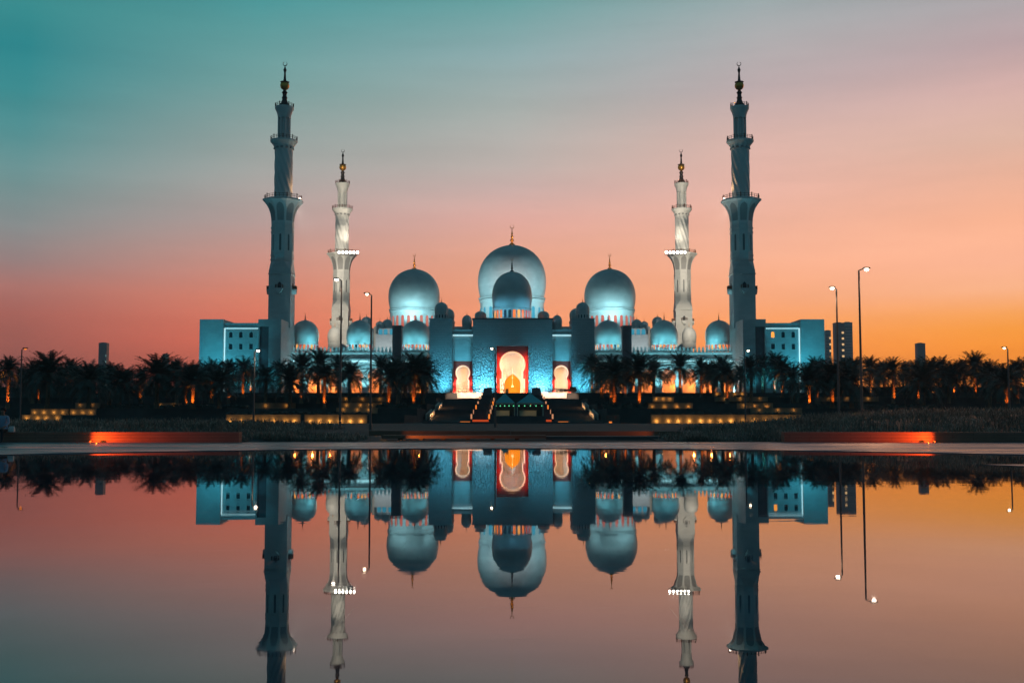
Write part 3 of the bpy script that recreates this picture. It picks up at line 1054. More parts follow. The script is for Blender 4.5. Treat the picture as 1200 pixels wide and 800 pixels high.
# ------------------------------------------------------------------ prayer hall with the three great domes (Y about 500)
YH = 500.0
hall = thing('prayer_hall', 'white prayer hall behind the gate carrying three great domes', 'mosque hall', (0, YH, PLZ))
m = MB()
hx = abs(PX(446, YH))
m.box(-hx, hx, YH - 26, YH + 40, PLZ, PZ(388, YH))
m.build('wall', M['wall'], hall)
rng = random.Random(3)
Yc = YH
k = Yc / F
dome(hall, 0, Yc, PZ(386, Yc), PZ(350.5, Yc), PZ(287, Yc), 40.2 * k, 22, ('lit_blue', 'lit_blue'), 9.6, win_h=7.6, winw=.42, rng=rng, label='largest central dome')
spot((0, Yc - 5, PZ(287, Yc) - .2), (0, Yc, PZ(287, Yc) + 3.5), 1500, (1.0, .5, .2), 70, .8, .05)
Ys = YH - 8
k = Ys / F
for s in (-1, 1):
    X = s * abs(PX(484.8, Ys))
    dome(hall, X, Ys, PZ(392, Ys), PZ(363.5, Ys), PZ(315, Ys), 30.2 * k, 24, ('lit_pink', 'lit_red', 'lit_pink'), 7.2, win_h=6.4, winw=.5, rng=rng)
    spot((X, Ys - 4, PZ(315, Ys) - .2), (X, Ys, PZ(315, Ys) + 2.6), 1000, (1.0, .5, .2), 70, .8, .05)
    # smaller domes and white blocks beside them
    for (p0, p1, yt, Yb) in ((440, 463, 392, 430), (410, 434, 383, 440)):
        x0, x1 = s * abs(PX(p0, Yb)), s * abs(PX(p1, Yb))
        m = MB()
        m.box(x0, x1, Yb, Yb + 10, PLZ, PZ(yt, Yb))
        m.build('side_block', M['wall'], hall)
    Yb = 430
    m = MB()
    x0, x1 = s * abs(PX(443.5, Yb)), s * abs(PX(461.5, Yb))
    m.box(x0, x1, Yb + .5, Yb + 9.5, PZ(392, Yb), PZ(384.5, Yb))
    m.box(min(x0, x1) - .3, max(x0, x1) + .3, Yb + .2, Yb + 9.8, PZ(399.5, Yb), PZ(398, Yb))
    m.build('lantern_block', M['marble'], hall)
    for px in (444.5, 450.5, 457.5):
        me = window_proto('lit_window_blue', .75, 2.6, M['lit_blue'])
        o = bpy.data.objects.new('window', me)
        col.objects.link(o)
        o.parent = hall
        og = ORG[hall.name]
        o.location = (s * abs(PX(px + 1, Yb)) - og.x, Yb + .45 - og.y, PZ(396, Yb) + 1.0 - og.z)
    for (px, r, yt, yc, Yd) in ((444.8, 5, 376.5, 383, 434), (453.5, 6, 374, 383, 436), (429, 6.5, 371, 381, 445), (392, 8.5, 383, 400, 450), (524, 8.5, 361, 374, 420)):
        k2 = Yd / F
        dome(hall, s * abs(PX(px, Yd)), Yd, PZ(yc + 8, Yd), PZ(yc, Yd), PZ(yt, Yd), r * k2, 0, fin=1.6)
    # wash for the great side dome
    for q, pw in ((-1, 9500), (0, 13000), (1, 9500)):
        spot((X + q * 15, Ys - 20, PZ(384, Ys)), (X + q * 2, Ys - 6, PZ(358, Ys)), pw, (.40, .86, .96), 66, 1.0)
    spot((s * abs(PX(452, 418)), 416, PLZ + 14), (s * abs(PX(448, 430)), 431, PZ(390, 430)), 7000, PALE, 80, .9)
    spot((s * 9.5 + s * 16, YH - 30, PZ(384, YH)), (s * 6, YH - 8, PZ(330, YH)), 36000, (.42, .85, .96), 76, .9)
spot((0, YH - 34, PZ(372, YH)), (0, YH - 10, PZ(325, YH)), 17000, (1.0, .84, .80), 60, .9)

# ------------------------------------------------------------------ minarets
def oct_ring(r, z, cx=0, cy=0):
    # r is the apothem of a regular octagon with a face to the front
    q = r / math.cos(PI / 8)
    return [(cx + q * math.cos(PI / 8 + k * PI / 4), cy + q * math.sin(PI / 8 + k * PI / 4), z) for k in range(8)]


def sq_ring(h, z, ch=0.02):
    # square of half width h written as eight points next to its corners
    c = h - ch
    return [(h, c, z), (c, h, z), (-c, h, z), (-h, c, z), (-h, -c, z), (-c, -h, z), (c, -h, z), (h, -c, z)]


def railing_mb(r, z, n, h=1.3, oct_=False):
    m = MB()
    pts = []
    for k in range(n):
        a = 2 * PI * (k + .5) / n
        pts.append((r * math.cos(a), r * math.sin(a)))
    for i, (x, y) in enumerate(pts):
        big = i % 3 == 0
        m.tube((x, y, z), (x, y, z + h * (1.25 if big else 1)), .16 if big else .07, seg=6)
        x2, y2 = pts[(i + 1) % n]
        for q in (.5, .95):
            m.tube((x, y, z + h * q), (x2, y2, z + h * q), .06, seg=5)
    return m


def make_minaret(loc, label):
    root = thing('minaret', label, 'minaret', loc, 'minarets round the mosque')
    o0 = Vector(loc)
    ORG[root.name] = Vector((0, 0, 0))       # parts below are written in the minaret's own metres
    B = PLZ
    Z = lambda y: PZ(y, 351.0) - B
    m = MB()
    m.rings([sq_ring(3.9, 0), sq_ring(3.9, 3), sq_ring(3.55, 3.3), sq_ring(3.52, Z(318))])
    m.box(-3.75, 3.75, -3.75, 3.75, Z(322), Z(321))
    m.build('square_shaft', M['wall'], root)
    m = MB()
    m.rings([sq_ring(3.52, Z(318)), oct_ring(3.42, Z(307))])
    for y, e in ((305, .18), (300, .14), (273, .14), (268, .16)):
        m.rings([oct_ring(3.4 + e, Z(y)), oct_ring(3.4 + e, Z(y) + .45)])
    m.rings([oct_ring(3.40, Z(307) + .001), oct_ring(3.38, Z(262))])
    m.build('octagonal_shaft', M['wall'], root)
    # slit windows of the octagon
    for k in range(8):
        a = k * PI / 4 - PI / 2
        wm = MB()
        wm.prism(arch(0, .62, 0, 5.2, 8, .4), [arch(0, .36, .25, 5.2, 8, .4)], -.16, .05)
        wm.prism(arch(0, .36, .25, 5.2, 8, .4), [], -.03, .04, 1)
        o = wm.build('window', [M['marble'], M['slit']], root)
        o.location = (3.39 * math.cos(a), 3.39 * math.sin(a), Z(295))
        o.rotation_euler = (0, 0, a + PI / 2)
    # first balcony on arched corbels
    m = MB()
    fl = [(3.38, 262), (3.5, 256), (3.75, 250), (4.2, 245), (4.8, 241), (5.5, 237.5), (5.9, 236), (6.1, 235.5), (6.1, 233.6)]
    m.rings([oct_ring(r, Z(y)) for r, y in fl])
    bal = m.build('balcony', M['marble'], root)
    def fr(z):
        for (r0, y0), (r1, y1) in zip(fl[:-1], fl[1:]):
            if Z(y0) <= z <= Z(y1):
                return r0 + (r1 - r0) * (z - Z(y0)) / max(.001, Z(y1) - Z(y0))
        return fl[0][0]
    m = MB()
    za, zb_ = Z(259), Z(239)
    for k in range(8):
        rot = Matrix.Rotation(k * PI / 4, 4, 'Z')
        vs, fs = [], []
        for j in range(15):
            t = j / 14
            z = za + (zb_ - za) * t
            hw_ = (1.0 + .35 * t) * (1 if t < .6 else math.sqrt(max(.0005, 1 - ((t - .6) / .4) ** 2)))
            for sx_ in (-1, 1):
                vs.append(rot @ Vector((sx_ * hw_, -fr(z) - .04, z)))
        for j in range(14):
            fs.append((2 * j, 2 * j + 1, 2 * j + 3, 2 * j + 2))
        m.add(vs, fs)
    m.build('arched_niches', M['niche'], bal)
    railing_mb(5.85, Z(233.6), 30).build('railing', M['brown_wood'], bal)
    # spiral fluted drum
    m = MB()
    seg, nr = 64, 60
    rings = []
    for j in range(nr + 1):
        z = Z(233.5) + (Z(174) - Z(233.5)) * j / nr
        rings.append([((2.82 + .13 * math.sin(10 * (2 * PI * k / seg) + z * 1.25)) * math.cos(2 * PI * k / seg), (2.82 + .13 * math.sin(10 * (2 * PI * k / seg) + z * 1.25)) * math.sin(2 * PI * k / seg), z) for k in range(seg)])
    m.rings(rings)
    m.build('spiral_shaft', M['marble'], root, False)
    m = MB()
    m.lathe([(2.85, Z(176)), (3.0, Z(173)), (3.35, Z(170)), (3.95, Z(167)), (4.35, Z(165.6)), (4.4, Z(164.6)), (4.4, Z(163.8))], 0, 0, 24)
    bal = m.build('balcony', M['marble'], root, True)
    m = MB()
    for k in range(12):
        a = 2 * PI * k / 12
        mm = MB()
        mm.prism(arch(0, .42, 0, 1.5, 8, .3), [], -.35, .1)
        mat_ = Matrix.Rotation(a, 4, 'Z') @ Matrix.Translation((0, -3.02, Z(174))) @ Matrix.Rotation(R(-22), 4, 'X')
        m.add([mat_ @ Vector(p) for p in mm.v], mm.f)
    m.build('arched_niches', M['niche'], bal)
    railing_mb(4.2, Z(163.8), 24, 1.2).build('railing', M['brown_wood'], bal)
    # lantern: ring of slim columns round a core
    m = MB()
    m.lathe([(1.55, Z(163.7)), (1.55, Z(136))], 0, 0, 16)
    for k in range(8):
        a = PI / 8 + k * PI / 4
        m.tube((1.85 * math.cos(a), 1.85 * math.sin(a), Z(163.7)), (1.85 * math.cos(a), 1.85 * math.sin(a), Z(136)), .26, seg=8)
    m.lathe([(2.12, Z(163.6)), (2.12, Z(161.5))], 0, 0, 24)
    m.lathe([(2.1, Z(137.5)), (2.2, Z(134)), (2.55, Z(130)), (2.95, Z(127.2)), (3.05, Z(126.4)), (3.05, Z(124.2))], 0, 0, 24)
    lan = m.build('lantern', M['marble'], root, True)
    railing_mb(2.92, Z(124.2), 18, 1.05).build('railing', M['brown_wood'], lan)
    # finial
    m = MB()
    m.lathe([(2.2, Z(124.3)), (1.9, Z(122.5)), (1.1, Z(119)), (.75, Z(115)), (.95, Z(113)), (.65, Z(111.5)), (.7, Z(108.5)), (.95, Z(107)), (.6, Z(105.6)), (.5, Z(104.6))], 0, 0, 16)
    fin = m.build('finial', M['bronze'], root, True)
    MB().ball((0, 0, Z(99)), 1.5, 20).build('gold_ball', M['gold'], fin, True)
    m = MB()
    m.lathe([(1.45, Z(95)), (1.5, Z(94.6)), (.55, Z(94)), (.42, Z(91)), (.28, Z(84)), (.42, Z(82)), (.55, Z(80.5)), (.3, Z(78.5)), (.1, Z(76)), (.06, Z(75))], 0, 0, 14)
    m.build('spire', M['bronze'], fin, True)
    crescent_mb(0, 0, Z(76), .72).build('crescent', M['bronze'], fin)
    # small brown balconies on the four faces of the square shaft
    for k in range(4):
        a = k * PI / 2
        m = MB()
        m.prism([(-1.15, 0), (1.15, 0), (1.15, -.35), (.3, -1.5), (-.3, -1.5), (-1.15, -.35)], [], -4.7, -3.5, 0)
        m.box(-1.2, 1.2, -4.75, -3.5, .02, .14, 0)
        for q in range(7):
            m.box(-1.15 + q * .37, -1.08 + q * .37, -4.7, -4.62, .14, 1.15, 1)
        m.box(-1.2, 1.2, -4.72, -4.6, 1.1, 1.25, 1)
        for e in (-1.18, 1.1):
            m.box(e, e + .08, -4.7, -3.5, .14, 1.2, 1)
        m.prism(arch(0, .55, .16, 1.5, 8, .4), [], -3.66, -3.5, 2)
        o = m.build('small_balcony', [M['marble'], M['brown_wood'], M['shadow_glass']], root)
        o.location = (0, 0, Z(339))
        o.rotation_euler = (0, 0, a)
    ORG[root.name] = o0
    return root


XF, YF = 74.3, 352.5
XB, YB = 73.4, 470.0
mz = PLZ
proto = make_minaret((-XF, YF, mz), 'tall dark front minaret rising behind the left corner block')
for loc, lb in (((XF, YF, mz), 'tall dark front minaret rising behind the right corner block'),
                ((-XB, YB, mz), 'pale warm lit rear minaret with floodlights, left of the great domes'),
                ((XB, YB, mz), 'pale warm lit rear minaret with floodlights, right of the great domes')):
    c = copy_tree(proto)
    c.location = loc
    c['label'] = lb
    ORG[c.name] = Vector(loc)

# floodlight banks on the rear minarets, single lamps on the front ones
for s in (-1, 1):
    side = 'left' if s < 0 else 'right'
    Yb = YB - 6.8
    x0, x1 = abs(PX(420, Yb)), abs(PX(394, Yb))
    zb = PZ(298.5, Yb)
    root = thing('floodlight_bank', 'dazzling white row of floodlights on the balcony of the %s rear minaret' % side, 'floodlight', (s * (x0 + x1) / 2, Yb, zb), 'floodlight banks on the rear minarets')
    m = MB()
    m.box(s * x0, s * x1, Yb + .1, Yb + .25, zb - .12, zb)
    m.box(s * x0, s * x1, Yb + .1, Yb + .25, zb + 1.9, zb + 2.0)
    m.tube((s * XB, YB - 5.5, zb - .06), (s * XB, Yb + .2, zb - .06), .1)
    m.tube((s * (XB - 4), YB - 4.5, zb - .06), (s * (x0 + .4), Yb + .2, zb - .06), .1)
    m.build('frame', M['steel_dark'], root)
    for i in range(6):
        X = s * (x0 + (x1 - x0) * (i + .5) / 6)
        zr = .95
        lm = MB()
        lm.lathe([(.25, 0), (.5, -.3), (.58, -.55), (.58, -.6)], 0, 0, 16, 0)
        lm.lathe([(.52, -.602), (.48, -.66)], 0, 0, 16, 1)
        hd = MB()
        hd.add([(X + p[0], Yb + p[2] + .1, zb + zr + p[1]) for p in lm.v], [f for f in lm.f])
        hd.m = lm.m[:]
        hd.build('floodlamp', [M['steel_dark'], M['lamp_white']], root)
    # front minaret lamp and its beam on the rear minaret
    Xl, Yl, Zl = s * (XF - 5.6), YF - 1.2, PZ(235.5, YF)
    root = thing('balcony_lamp', 'single bright lamp on the inner balcony corner of the %s front minaret' % side, 'lamp', (Xl, Yl, Zl), 'lamps on the front minaret balconies')
    m = MB()
    m.tube((Xl, Yl, Zl - .8), (Xl, Yl, Zl), .1, seg=6)
    m.build('bracket', M['steel_dark'], root)
    MB().ball((Xl, Yl, Zl + .35), .42, 12).build('lamp_head', M['lamp_star'], root, True)
    spot((Xl - s * .2, Yl + 2.0, Zl + .6), (s * (XF - 2.8), YF + .0, Zl + 8), 2600, (1.0, .55, .25), 75, .8, .1)
    for zq, pq, aq in ((68, 420000, 19), (36, 340000, 17), (99, 330000, 15)):
        spot((s * (XF - 3.2), YF + 6.4, Zl - 1.5), (s * XB, YB, zq), pq, WARMW, aq, .7, .3)
    spot((s * 66, YB - 7.8, zb + 2.6), (s * XB, YB, zb + 20), 7000, WARMW, 80, .9, .2)
    spot((s * 58, 373, PLZ + 6), (s * XF, YF, 58), 42000, WARMW, 62, .8, .3)
    for (mx, my) in ((XF, YF), (XB, YB)):
        spot((s * mx - s * 1.9, my - 2.3, PZ(121, 351) - .1), (s * mx, my, PZ(99, 351)), 900, (1.0, .5, .16), 50, .8, .05)

# ------------------------------------------------------------------ far towers of the city
def tower(px0, px1, pyt, Y, matn, label, lit=None, group='distant towers', split=None):
    x0, x1 = PX(px0, Y), PX(px1, Y)
    zt = PZ(pyt, Y)
    root = thing('tower_block', label, 'tower block', ((x0 + x1) / 2, Y, PLZ), group)
    m = MB()
    wq = x1 - x0
    m.box(x0, x1, Y, Y + wq * .8, PLZ, zt)
    m.box(x0 + wq * .2, x1 - wq * .3, Y + wq * .1, Y + wq * .6, zt, zt + wq * .06)
    m.build('wall', M[matn], root)
    nfl = max(6, int((zt - PLZ) / 4.2))
    m = MB()
    for i in range(nfl):
        z = PLZ + 3 + (zt - PLZ - 6) * i / nfl
        m.box(x0 + wq * .06, x1 - wq * .06, Y - .35, Y - .01, z, z + 1.3)
    m.build('window_bands', M['tower_dark'], root)
    if lit:
        m = MB()
        for (fx0, fx1, f0, f1, mn) in lit:
            for i in range(nfl):
                t = i / nfl
                if f0 <= t <= f1 and (i % 2 == 0):
                    z = PLZ + 3 + (zt - PLZ - 6) * t
                    m.box(x0 + wq * fx0, x0 + wq * fx1, Y - .5, Y - .36, z, z + 2.6)
        m.build('lit_windows', M[lit[0][4]], root)
    return root


tower(115, 124.5, 401.5, 1500, 'tower_dark', 'slim dark tower far off above the palms on the left', [(.86, .99, .35, .85, 'tower_lit_cool')])
tower(190, 196.5, 414.5, 1700, 'tower', 'small grey tower top just over the palms on the far left', [(.6, .95, .9, 1, 'tower_lit_cool')])
tower(968, 974.5, 387, 1400, 'tower', 'narrow tower peeping out beside the right corner block', [(.7, .98, .2, .95, 'tower_lit')])
tower(979.3, 990.2, 378, 1500, 'tower_dark', 'dark half of the twin towers right of the mosque', [(.72, .95, .3, .95, 'tower_lit')])
tower(990.4, 1000, 377.5, 1505, 'tower', 'paler half of the twin towers right of the mosque')
tower(1075.5, 1085, 402, 1600, 'tower_dark', 'lone slim tower above the palms near the right edge', [(.03, .15, .3, .8, 'tower_lit_cool')])

# ------------------------------------------------------------------ palms
def frond_mesh(m, az, el0, L, droop, rng, mi=0):
    n = 9
    p = Vector((0, 0, 0))
    el = el0
    d = Vector((math.cos(az), math.sin(az), 0))
    side = Vector((-math.sin(az), math.cos(az), 0))
    pts = []
    for i in range(n + 1):
        pts.append((p.copy(), el))
        step = L / n
        p = p + (d * math.cos(el) + Vector((0, 0, math.sin(el)))) * step
        el -= droop / n * (0.6 + i / n)
    for i in range(n):
        (a, _), (b, _) = pts[i], pts[i + 1]
        wv = side * (.05 * (1 - i / n) + .012)
        m.add([a - wv, a + wv, b + wv, b - wv], [(0, 1, 2, 3)], mi)
    nl = 20
    for i in range(nl):
        t = .12 + .88 * i / (nl - 1)
        q = t * n
        j = min(n - 1, int(q))
        f = q - j
        a, e = pts[j]
        b, _ = pts[j + 1]
        o = a.lerp(b, f)
        tang = (b - a).normalized()
        up = side.cross(tang)
        ll = L * .215 * (math.sin(PI * (.14 + .80 * t)) ** .7) * rng.uniform(.85, 1.1)
        for sg in (-1, 1):
            tip = o + (side * sg * .72 + tang * .55 + up * rng.uniform(-.35, .15)).normalized() * ll - Vector((0, 0, ll * .18))
            wv = tang * (.085 + .03 * (1 - t))
            m.add([o - wv, o + wv, tip], [(0, 1, 2)], mi)


def crown_mesh(seed):
    rng = random.Random(seed)
    m = MB()
    nf = 66
    for i in range(nf):
        az = 2.399963 * i + rng.uniform(-.2, .2)
        t = i / (nf - 1)
        el = R(-32 + 116 * t ** .95) + rng.uniform(-.12, .12)
        frond_mesh(m, az, el, rng.uniform(4.4, 5.3) * (1 - .16 * t), R(rng.uniform(55, 85)) * (1 - .25 * t), rng)
    m.ball((0, 0, -.45), .55, 10, 0, 1.3)
    return m


CROWNS = [crown_mesh(11 + i).build('crown', M['frond'], None, fix=False) for i in range(6)]
tm = MB()
tr = random.Random(2)
prof = []
for i in range(26):
    t = i / 25
    prof.append((.27 - .07 * t + (.035 if i % 2 else 0) + (.12 * (1 - t * 8) if t < .12 else 0), t))
prof.append((.34, 1.0))
tm.lathe(prof, 0, 0, 10)
TRUNK = tm.build('trunk', M['trunk'], None, False)
for o in CROWNS + [TRUNK]:
    col.objects.unlink(o)


def ground_z(X, Y):
    if abs(X) < 18.6:
        return 0.06 if Y < 224 else (0.06 + 6.04 * (Y - 224) / 82 if Y < 306 else PLZ)
    return tier_z(Y)


def depth_for_base(py):
    # depth at which the terraced ground shows at photo row py
    best, by = 200, 9e9
    Y = 192
    while Y < 330:
        if abs(ground_z(30, Y) - PZ(py, Y)) < by:
            best, by = Y, abs(ground_z(30, Y) - PZ(py, Y))
        Y += 3
    return best


# (photo column of the trunk, row of the crown's top, row of the trunk's foot, lit by an uplight)
PALMS = [
    (9, 418, 482, 1), (25, 428, 470, 0), (46, 425, 466, 1), (55, 412, 478, 0), (82, 420, 468, 1), (104, 423, 478, 0), (128, 424, 472, 0), (150, 431, 467, 0),
    (165, 430, 471, 1), (184, 414, 478, 0), (207, 420, 474, 0), (219, 427, 482, 1), (226, 424, 478, 1), (248, 421, 473, 1), (268, 421, 465, 1), (285, 418, 468, 1), (294, 428, 463, 1),
    (328, 420, 463, 0), (353, 412, 474, 1), (373, 409, 466, 0), (380, 424, 472, 1), (397, 417, 470, 0), (410, 421, 474, 0), (446, 416, 468, 0), (456, 423, 482, 1), (466, 418, 474, 0),
    (485, 414, 482, 1), (497, 416, 468, 1), (507, 421, 472, 0),
    (694, 415, 463, 1), (705, 420, 466, 1), (716, 416, 475, 1), (720, 421, 482, 1), (733, 420, 468, 1), (749, 412, 480, 1), (766, 418, 468, 0), (797, 412, 461, 1), (822, 418, 469, 1), (829, 424, 462, 1),
    (847, 418, 464, 1), (852, 424, 474, 1), (880, 416, 466, 0), (894, 417, 463, 0), (908, 413, 463, 1), (917, 419, 467, 1), (948, 425, 478, 1), (958, 419, 474, 1), (975, 418, 478, 1), (990, 421, 470, 0),
    (1004, 417, 463, 1), (1020, 417, 467, 1), (1037, 421, 470, 1), (1047, 419, 474, 1), (1062, 424, 468, 0), (1075, 421, 474, 1), (1091, 418, 466, 0), (1105, 419, 470, 0), (1118, 423, 464, 1),
    (1130, 420, 461, 1), (1143, 413, 466, 1), (1160, 422, 472, 0), (1180, 427, 478, 1), (1193, 419, 476, 1), (1204, 418, 466, 0),
    (-8, 421, 474, 0), (38, 424, 474, 0), (70, 426, 470, 0), (92, 427, 465, 0), (116, 428, 463, 0), (140, 429, 480, 0), (196, 425, 466, 0), (238, 428, 466, 0), (257, 428, 478, 0), (311, 428, 476, 0),
    (340, 425, 480, 0),  (475, 424, 466, 0),
     (836, 425, 468, 0), (868, 428, 463, 0), (930, 428, 466, 0), (966, 425, 466, 0), (998, 426, 478, 0), (1030, 426, 462, 0), (1082, 427, 480, 0), (1112, 428, 476, 0), (1152, 426, 462, 0), (1170, 428, 466, 0),
]
ORD = ['first', 'second', 'third', 'fourth', 'fifth', 'sixth', 'seventh', 'eighth', 'ninth', 'tenth', 'eleventh', 'twelfth', 'thirteenth', 'fourteenth', 'fifteenth', 'sixteenth', 'seventeenth', 'eighteenth', 'nineteenth', 'twentieth',
       'twenty-first', 'twenty-second', 'twenty-third', 'twenty-fourth', 'twenty-fifth', 'twenty-sixth', 'twenty-seventh', 'twenty-eighth', 'twenty-ninth', 'thirtieth', 'thirty-first', 'thirty-second', 'thirty-third', 'thirty-fourth', 'thirty-fifth', 'thirty-sixth']
prng = random.Random(21)
cnt = {}
for px, ytop, ybase, lit in sorted(PALMS):
    Y = depth_for_base(ybase) + prng.uniform(-1.2, 1.2)
    X = PX(px, Y, 470)
    if abs(X) < 19.5:
        X = math.copysign(19.5, X)
    z0 = ground_z(X, Y)
    ztop = PZ(ytop, Y)
    sc = prng.uniform(.84, 1.16) * (1.05 if ytop < 416 else .95)
    H = max(3.2, ztop - z0 - 3.75 * sc)
    half = 'left' if px < 600 else 'right'
    key = (half, lit)
    cnt.setdefault(key, []).append(px)
    n = len(cnt[key])
    if half == 'left':
        w_ = '%s from the left edge' % ORD[n - 1]
    else:
        tot = sum(1 for p in PALMS if p[0] >= 600 and p[3] == lit)
        w_ = '%s from the right edge' % ORD[tot - n]
    zone = 'beyond the corner block' if (px < 233 or px > 967) else ('before the corner block' if (px < 340 or px > 860) else 'before the arcade')
    lb = ('date palm with glowing orange trunk %s, %s' if lit else 'unlit dark date palm %s, %s') % (zone, w_)
    root = thing('palm_tree', lb, 'palm tree', (X, Y, z0), 'date palms on the terraces')
    a = prng.uniform(0, 6.28)
    t = link_copy(TRUNK, 'trunk', root, (0, 0, -.1), (R(prng.uniform(-2, 2)), R(prng.uniform(-2, 2)), a), (1.5, 1.55, H + .1))
    link_copy(prng.choice(CROWNS), 'crown', root, (0, 0, H), (R(prng.uniform(-7, 7)), R(prng.uniform(-7, 7)), a), (sc * 1.25, sc * 1.25, sc * prng.uniform(1.02, 1.16)))
    if lit:
        spot((X + prng.uniform(-.6, .6), Y - 1.5, z0 + .12), (X, Y, z0 + H * .55), 2300 * prng.uniform(.5, 1.4), ORANGE, 40, .9, .1, 'palm_uplight')

# ------------------------------------------------------------------ hedges and shrubs between the walls
def leaf_mass(m, x0, x1, y0, y1, z0, z1, n, rng, size=.28):
    for _ in range(n):
        x, y = rng.uniform(x0, x1), rng.uniform(y0, y1)
        hz = z0 + (z1 - z0) * (.82 + .18 * math.sin(x * .9 + 3 * math.sin(x * .23)))
        z = z0 + (hz - z0) * math.sqrt(rng.random())
        a, b = rng.uniform(0, 6.28), rng.uniform(-.9, .9)
        u = Vector((math.cos(a), math.sin(a), math.sin(b))) * size * rng.uniform(.6, 1.2)
        v = Vector((-math.sin(a), math.cos(a), rng.uniform(-.5, .9))) * size * .6
        c = Vector((x, y, z))
        m.add([c - u, c + v, c + u, c - v], [(0, 1, 2, 3)])


hr = random.Random(5)
HEDGES = [  # photo columns, tier depth, height, words
    (-20, 110, 292, 4.6, 'high dark hedge at the far left end of the top terrace'), (118, 232, 292, 4.6, 'high dark hedge left of the left corner block on the top terrace'),
    (240, 330, 298, 1.5, 'low dark hedge right under the left corner block'), (345, 470, 296, 1.3, 'low dark hedge along the foot of the left arcade'),
    (968, 1090, 292, 4.6, 'high dark hedge right of the right corner block on the top terrace'), (1098, 1220, 292, 4.6, 'high dark hedge at the far right end of the top terrace'),
    (862, 960, 298, 1.2, 'low dark hedge right under the right corner block'), (730, 850, 296, 1.1, 'low dark hedge along the foot of the right arcade'),
    (120, 290, 230, 1.0, 'dark hedge on the lower terrace under the left corner block'), (440, 494, 232, 1.4, 'dark hedge left of the grand stairs'),
    (706, 760, 232, 1.4, 'dark hedge right of the grand stairs'), (948, 1100, 230, 1.0, 'dark hedge on the lower terrace under the twin towers'),
    (265, 432, 192, .55, 'clipped hedge on top of the lit left front wall'), (763, 940, 192, .45, 'clipped hedge on top of the lit right front wall'),
]
for p0, p1, Y, h, lb in HEDGES:
    x0, x1 = PX(p0, Y, 475), PX(p1, Y, 475)
    z0 = tier_z(Y)
    m = MB()
    m.box(x0 + .25, x1 - .25, Y + .3, Y + 1.9, z0, z0 + h * .72)
    leaf_mass(m, x0, x1, Y, Y + 2.2, z0, z0 + h, int((x1 - x0) * h * 34), hr)
    tag(m.build('hedge', M['leaf'], None, fix=False), lb, 'hedge', 'clipped hedges on the terraces')

# ------------------------------------------------------------------ low garden walls with uplights
WALLS = [  # p0, p1, top row, base row, depth, lamps, power, words
    (265, 352, 486.2, 494.4, 188, 7, 1.0, 'lit tan front wall below the left palms, longer left piece'),
    (357, 430, 486.2, 494.4, 188, 6, 1.0, 'lit tan front wall below the left palms, shorter right piece'),
    (763, 940, 486.2, 494.2, 188, 14, 1.0, 'long lit tan front wall below the right palms'),
    (298, 346, 472.5, 476, 239, 2, .5, 'short thin lit wall at mid terrace below the left corner block'),
    (400, 455, 472.2, 475.5, 239, 4, .7, 'lit wall at mid terrace left of the grand stairs'),
    (394, 442, 478.2, 480.8, 214, 3, .5, 'thin dim wall just above the left front wall'),
    (396, 456, 465.5, 468, 269, 3, .5, 'thin wall on the upper terrace below the left arcade'),
    (36, 80, 479.5, 484, 213, 4, .9, 'lit wall near the left edge, longer piece'),
    (82, 112, 479.5, 484, 213, 3, .9, 'lit wall near the left edge, shorter right piece'),
    (26, 72, 486.5, 491, 188, 4, .8, 'lowest lit wall near the left edge behind the street lamp'),
    (88, 116, 472.5, 475, 239, 2, .4, 'thin lit wall high up near the left edge'),
    (180, 212, 472.5, 475.5, 239, 2, .4, 'thin lit wall left of the left corner block'),
    (765, 790, 465.2, 468, 269, 3, 1.0, 'short bright wall on the upper terrace below the right arcade'),
    (758, 812, 472.5, 477, 239, 4, .8, 'lit wall at mid terrace right of the grand stairs'),
    (836, 876, 459.5, 462, 303, 4, .9, 'bright thin wall at the plaza edge by the right arcade'),
    (838, 900, 465.2, 467.5, 269, 3, .5, 'thin wall on the upper terrace below the right corner block'),
    (864, 906, 472.5, 476, 239, 3, .7, 'lit wall at mid terrace below the right corner block'),
    (880, 940, 478.5, 481, 214, 3, .4, 'thin dim wall just above the right front wall'),
    (1000, 1055, 484, 490, 188, 4, .8, 'lit wall under the twin towers beside the tallest street lamp'),
    (960, 1030, 465.2, 467.5, 269, 3, .5, 'thin wall on the upper terrace under the twin towers'),
]
for p0, p1, yt, yb, Y, n, pw, lb in WALLS:
    x0, x1 = PX(p0, Y, 480), PX(p1, Y, 480)
    zb, zt = PZ(yb, Y), PZ(yt, Y)
    m = MB()
    m.box(x0, x1, Y, Y + .5, zb - .6, zt)
    m.box(x0 - .05, x1 + .05, Y - .06, Y + .56, zt, zt + .1)
    tag(m.build('garden_wall', M['tan_wall']), lb, 'garden wall', 'low walls of the terraced garden')
    for i in range(n):
        X = x0 + (x1 - x0) * (i + .5 + hr.uniform(-.12, .12)) / n
        point((X, Y - .30, zb + .14), (22 if Y < 200 else 13) * pw * hr.uniform(.7, 1.3) * (1 if zt - zb > 1 else .7), (1.0, .50, .12), .06, 'wall_uplight')

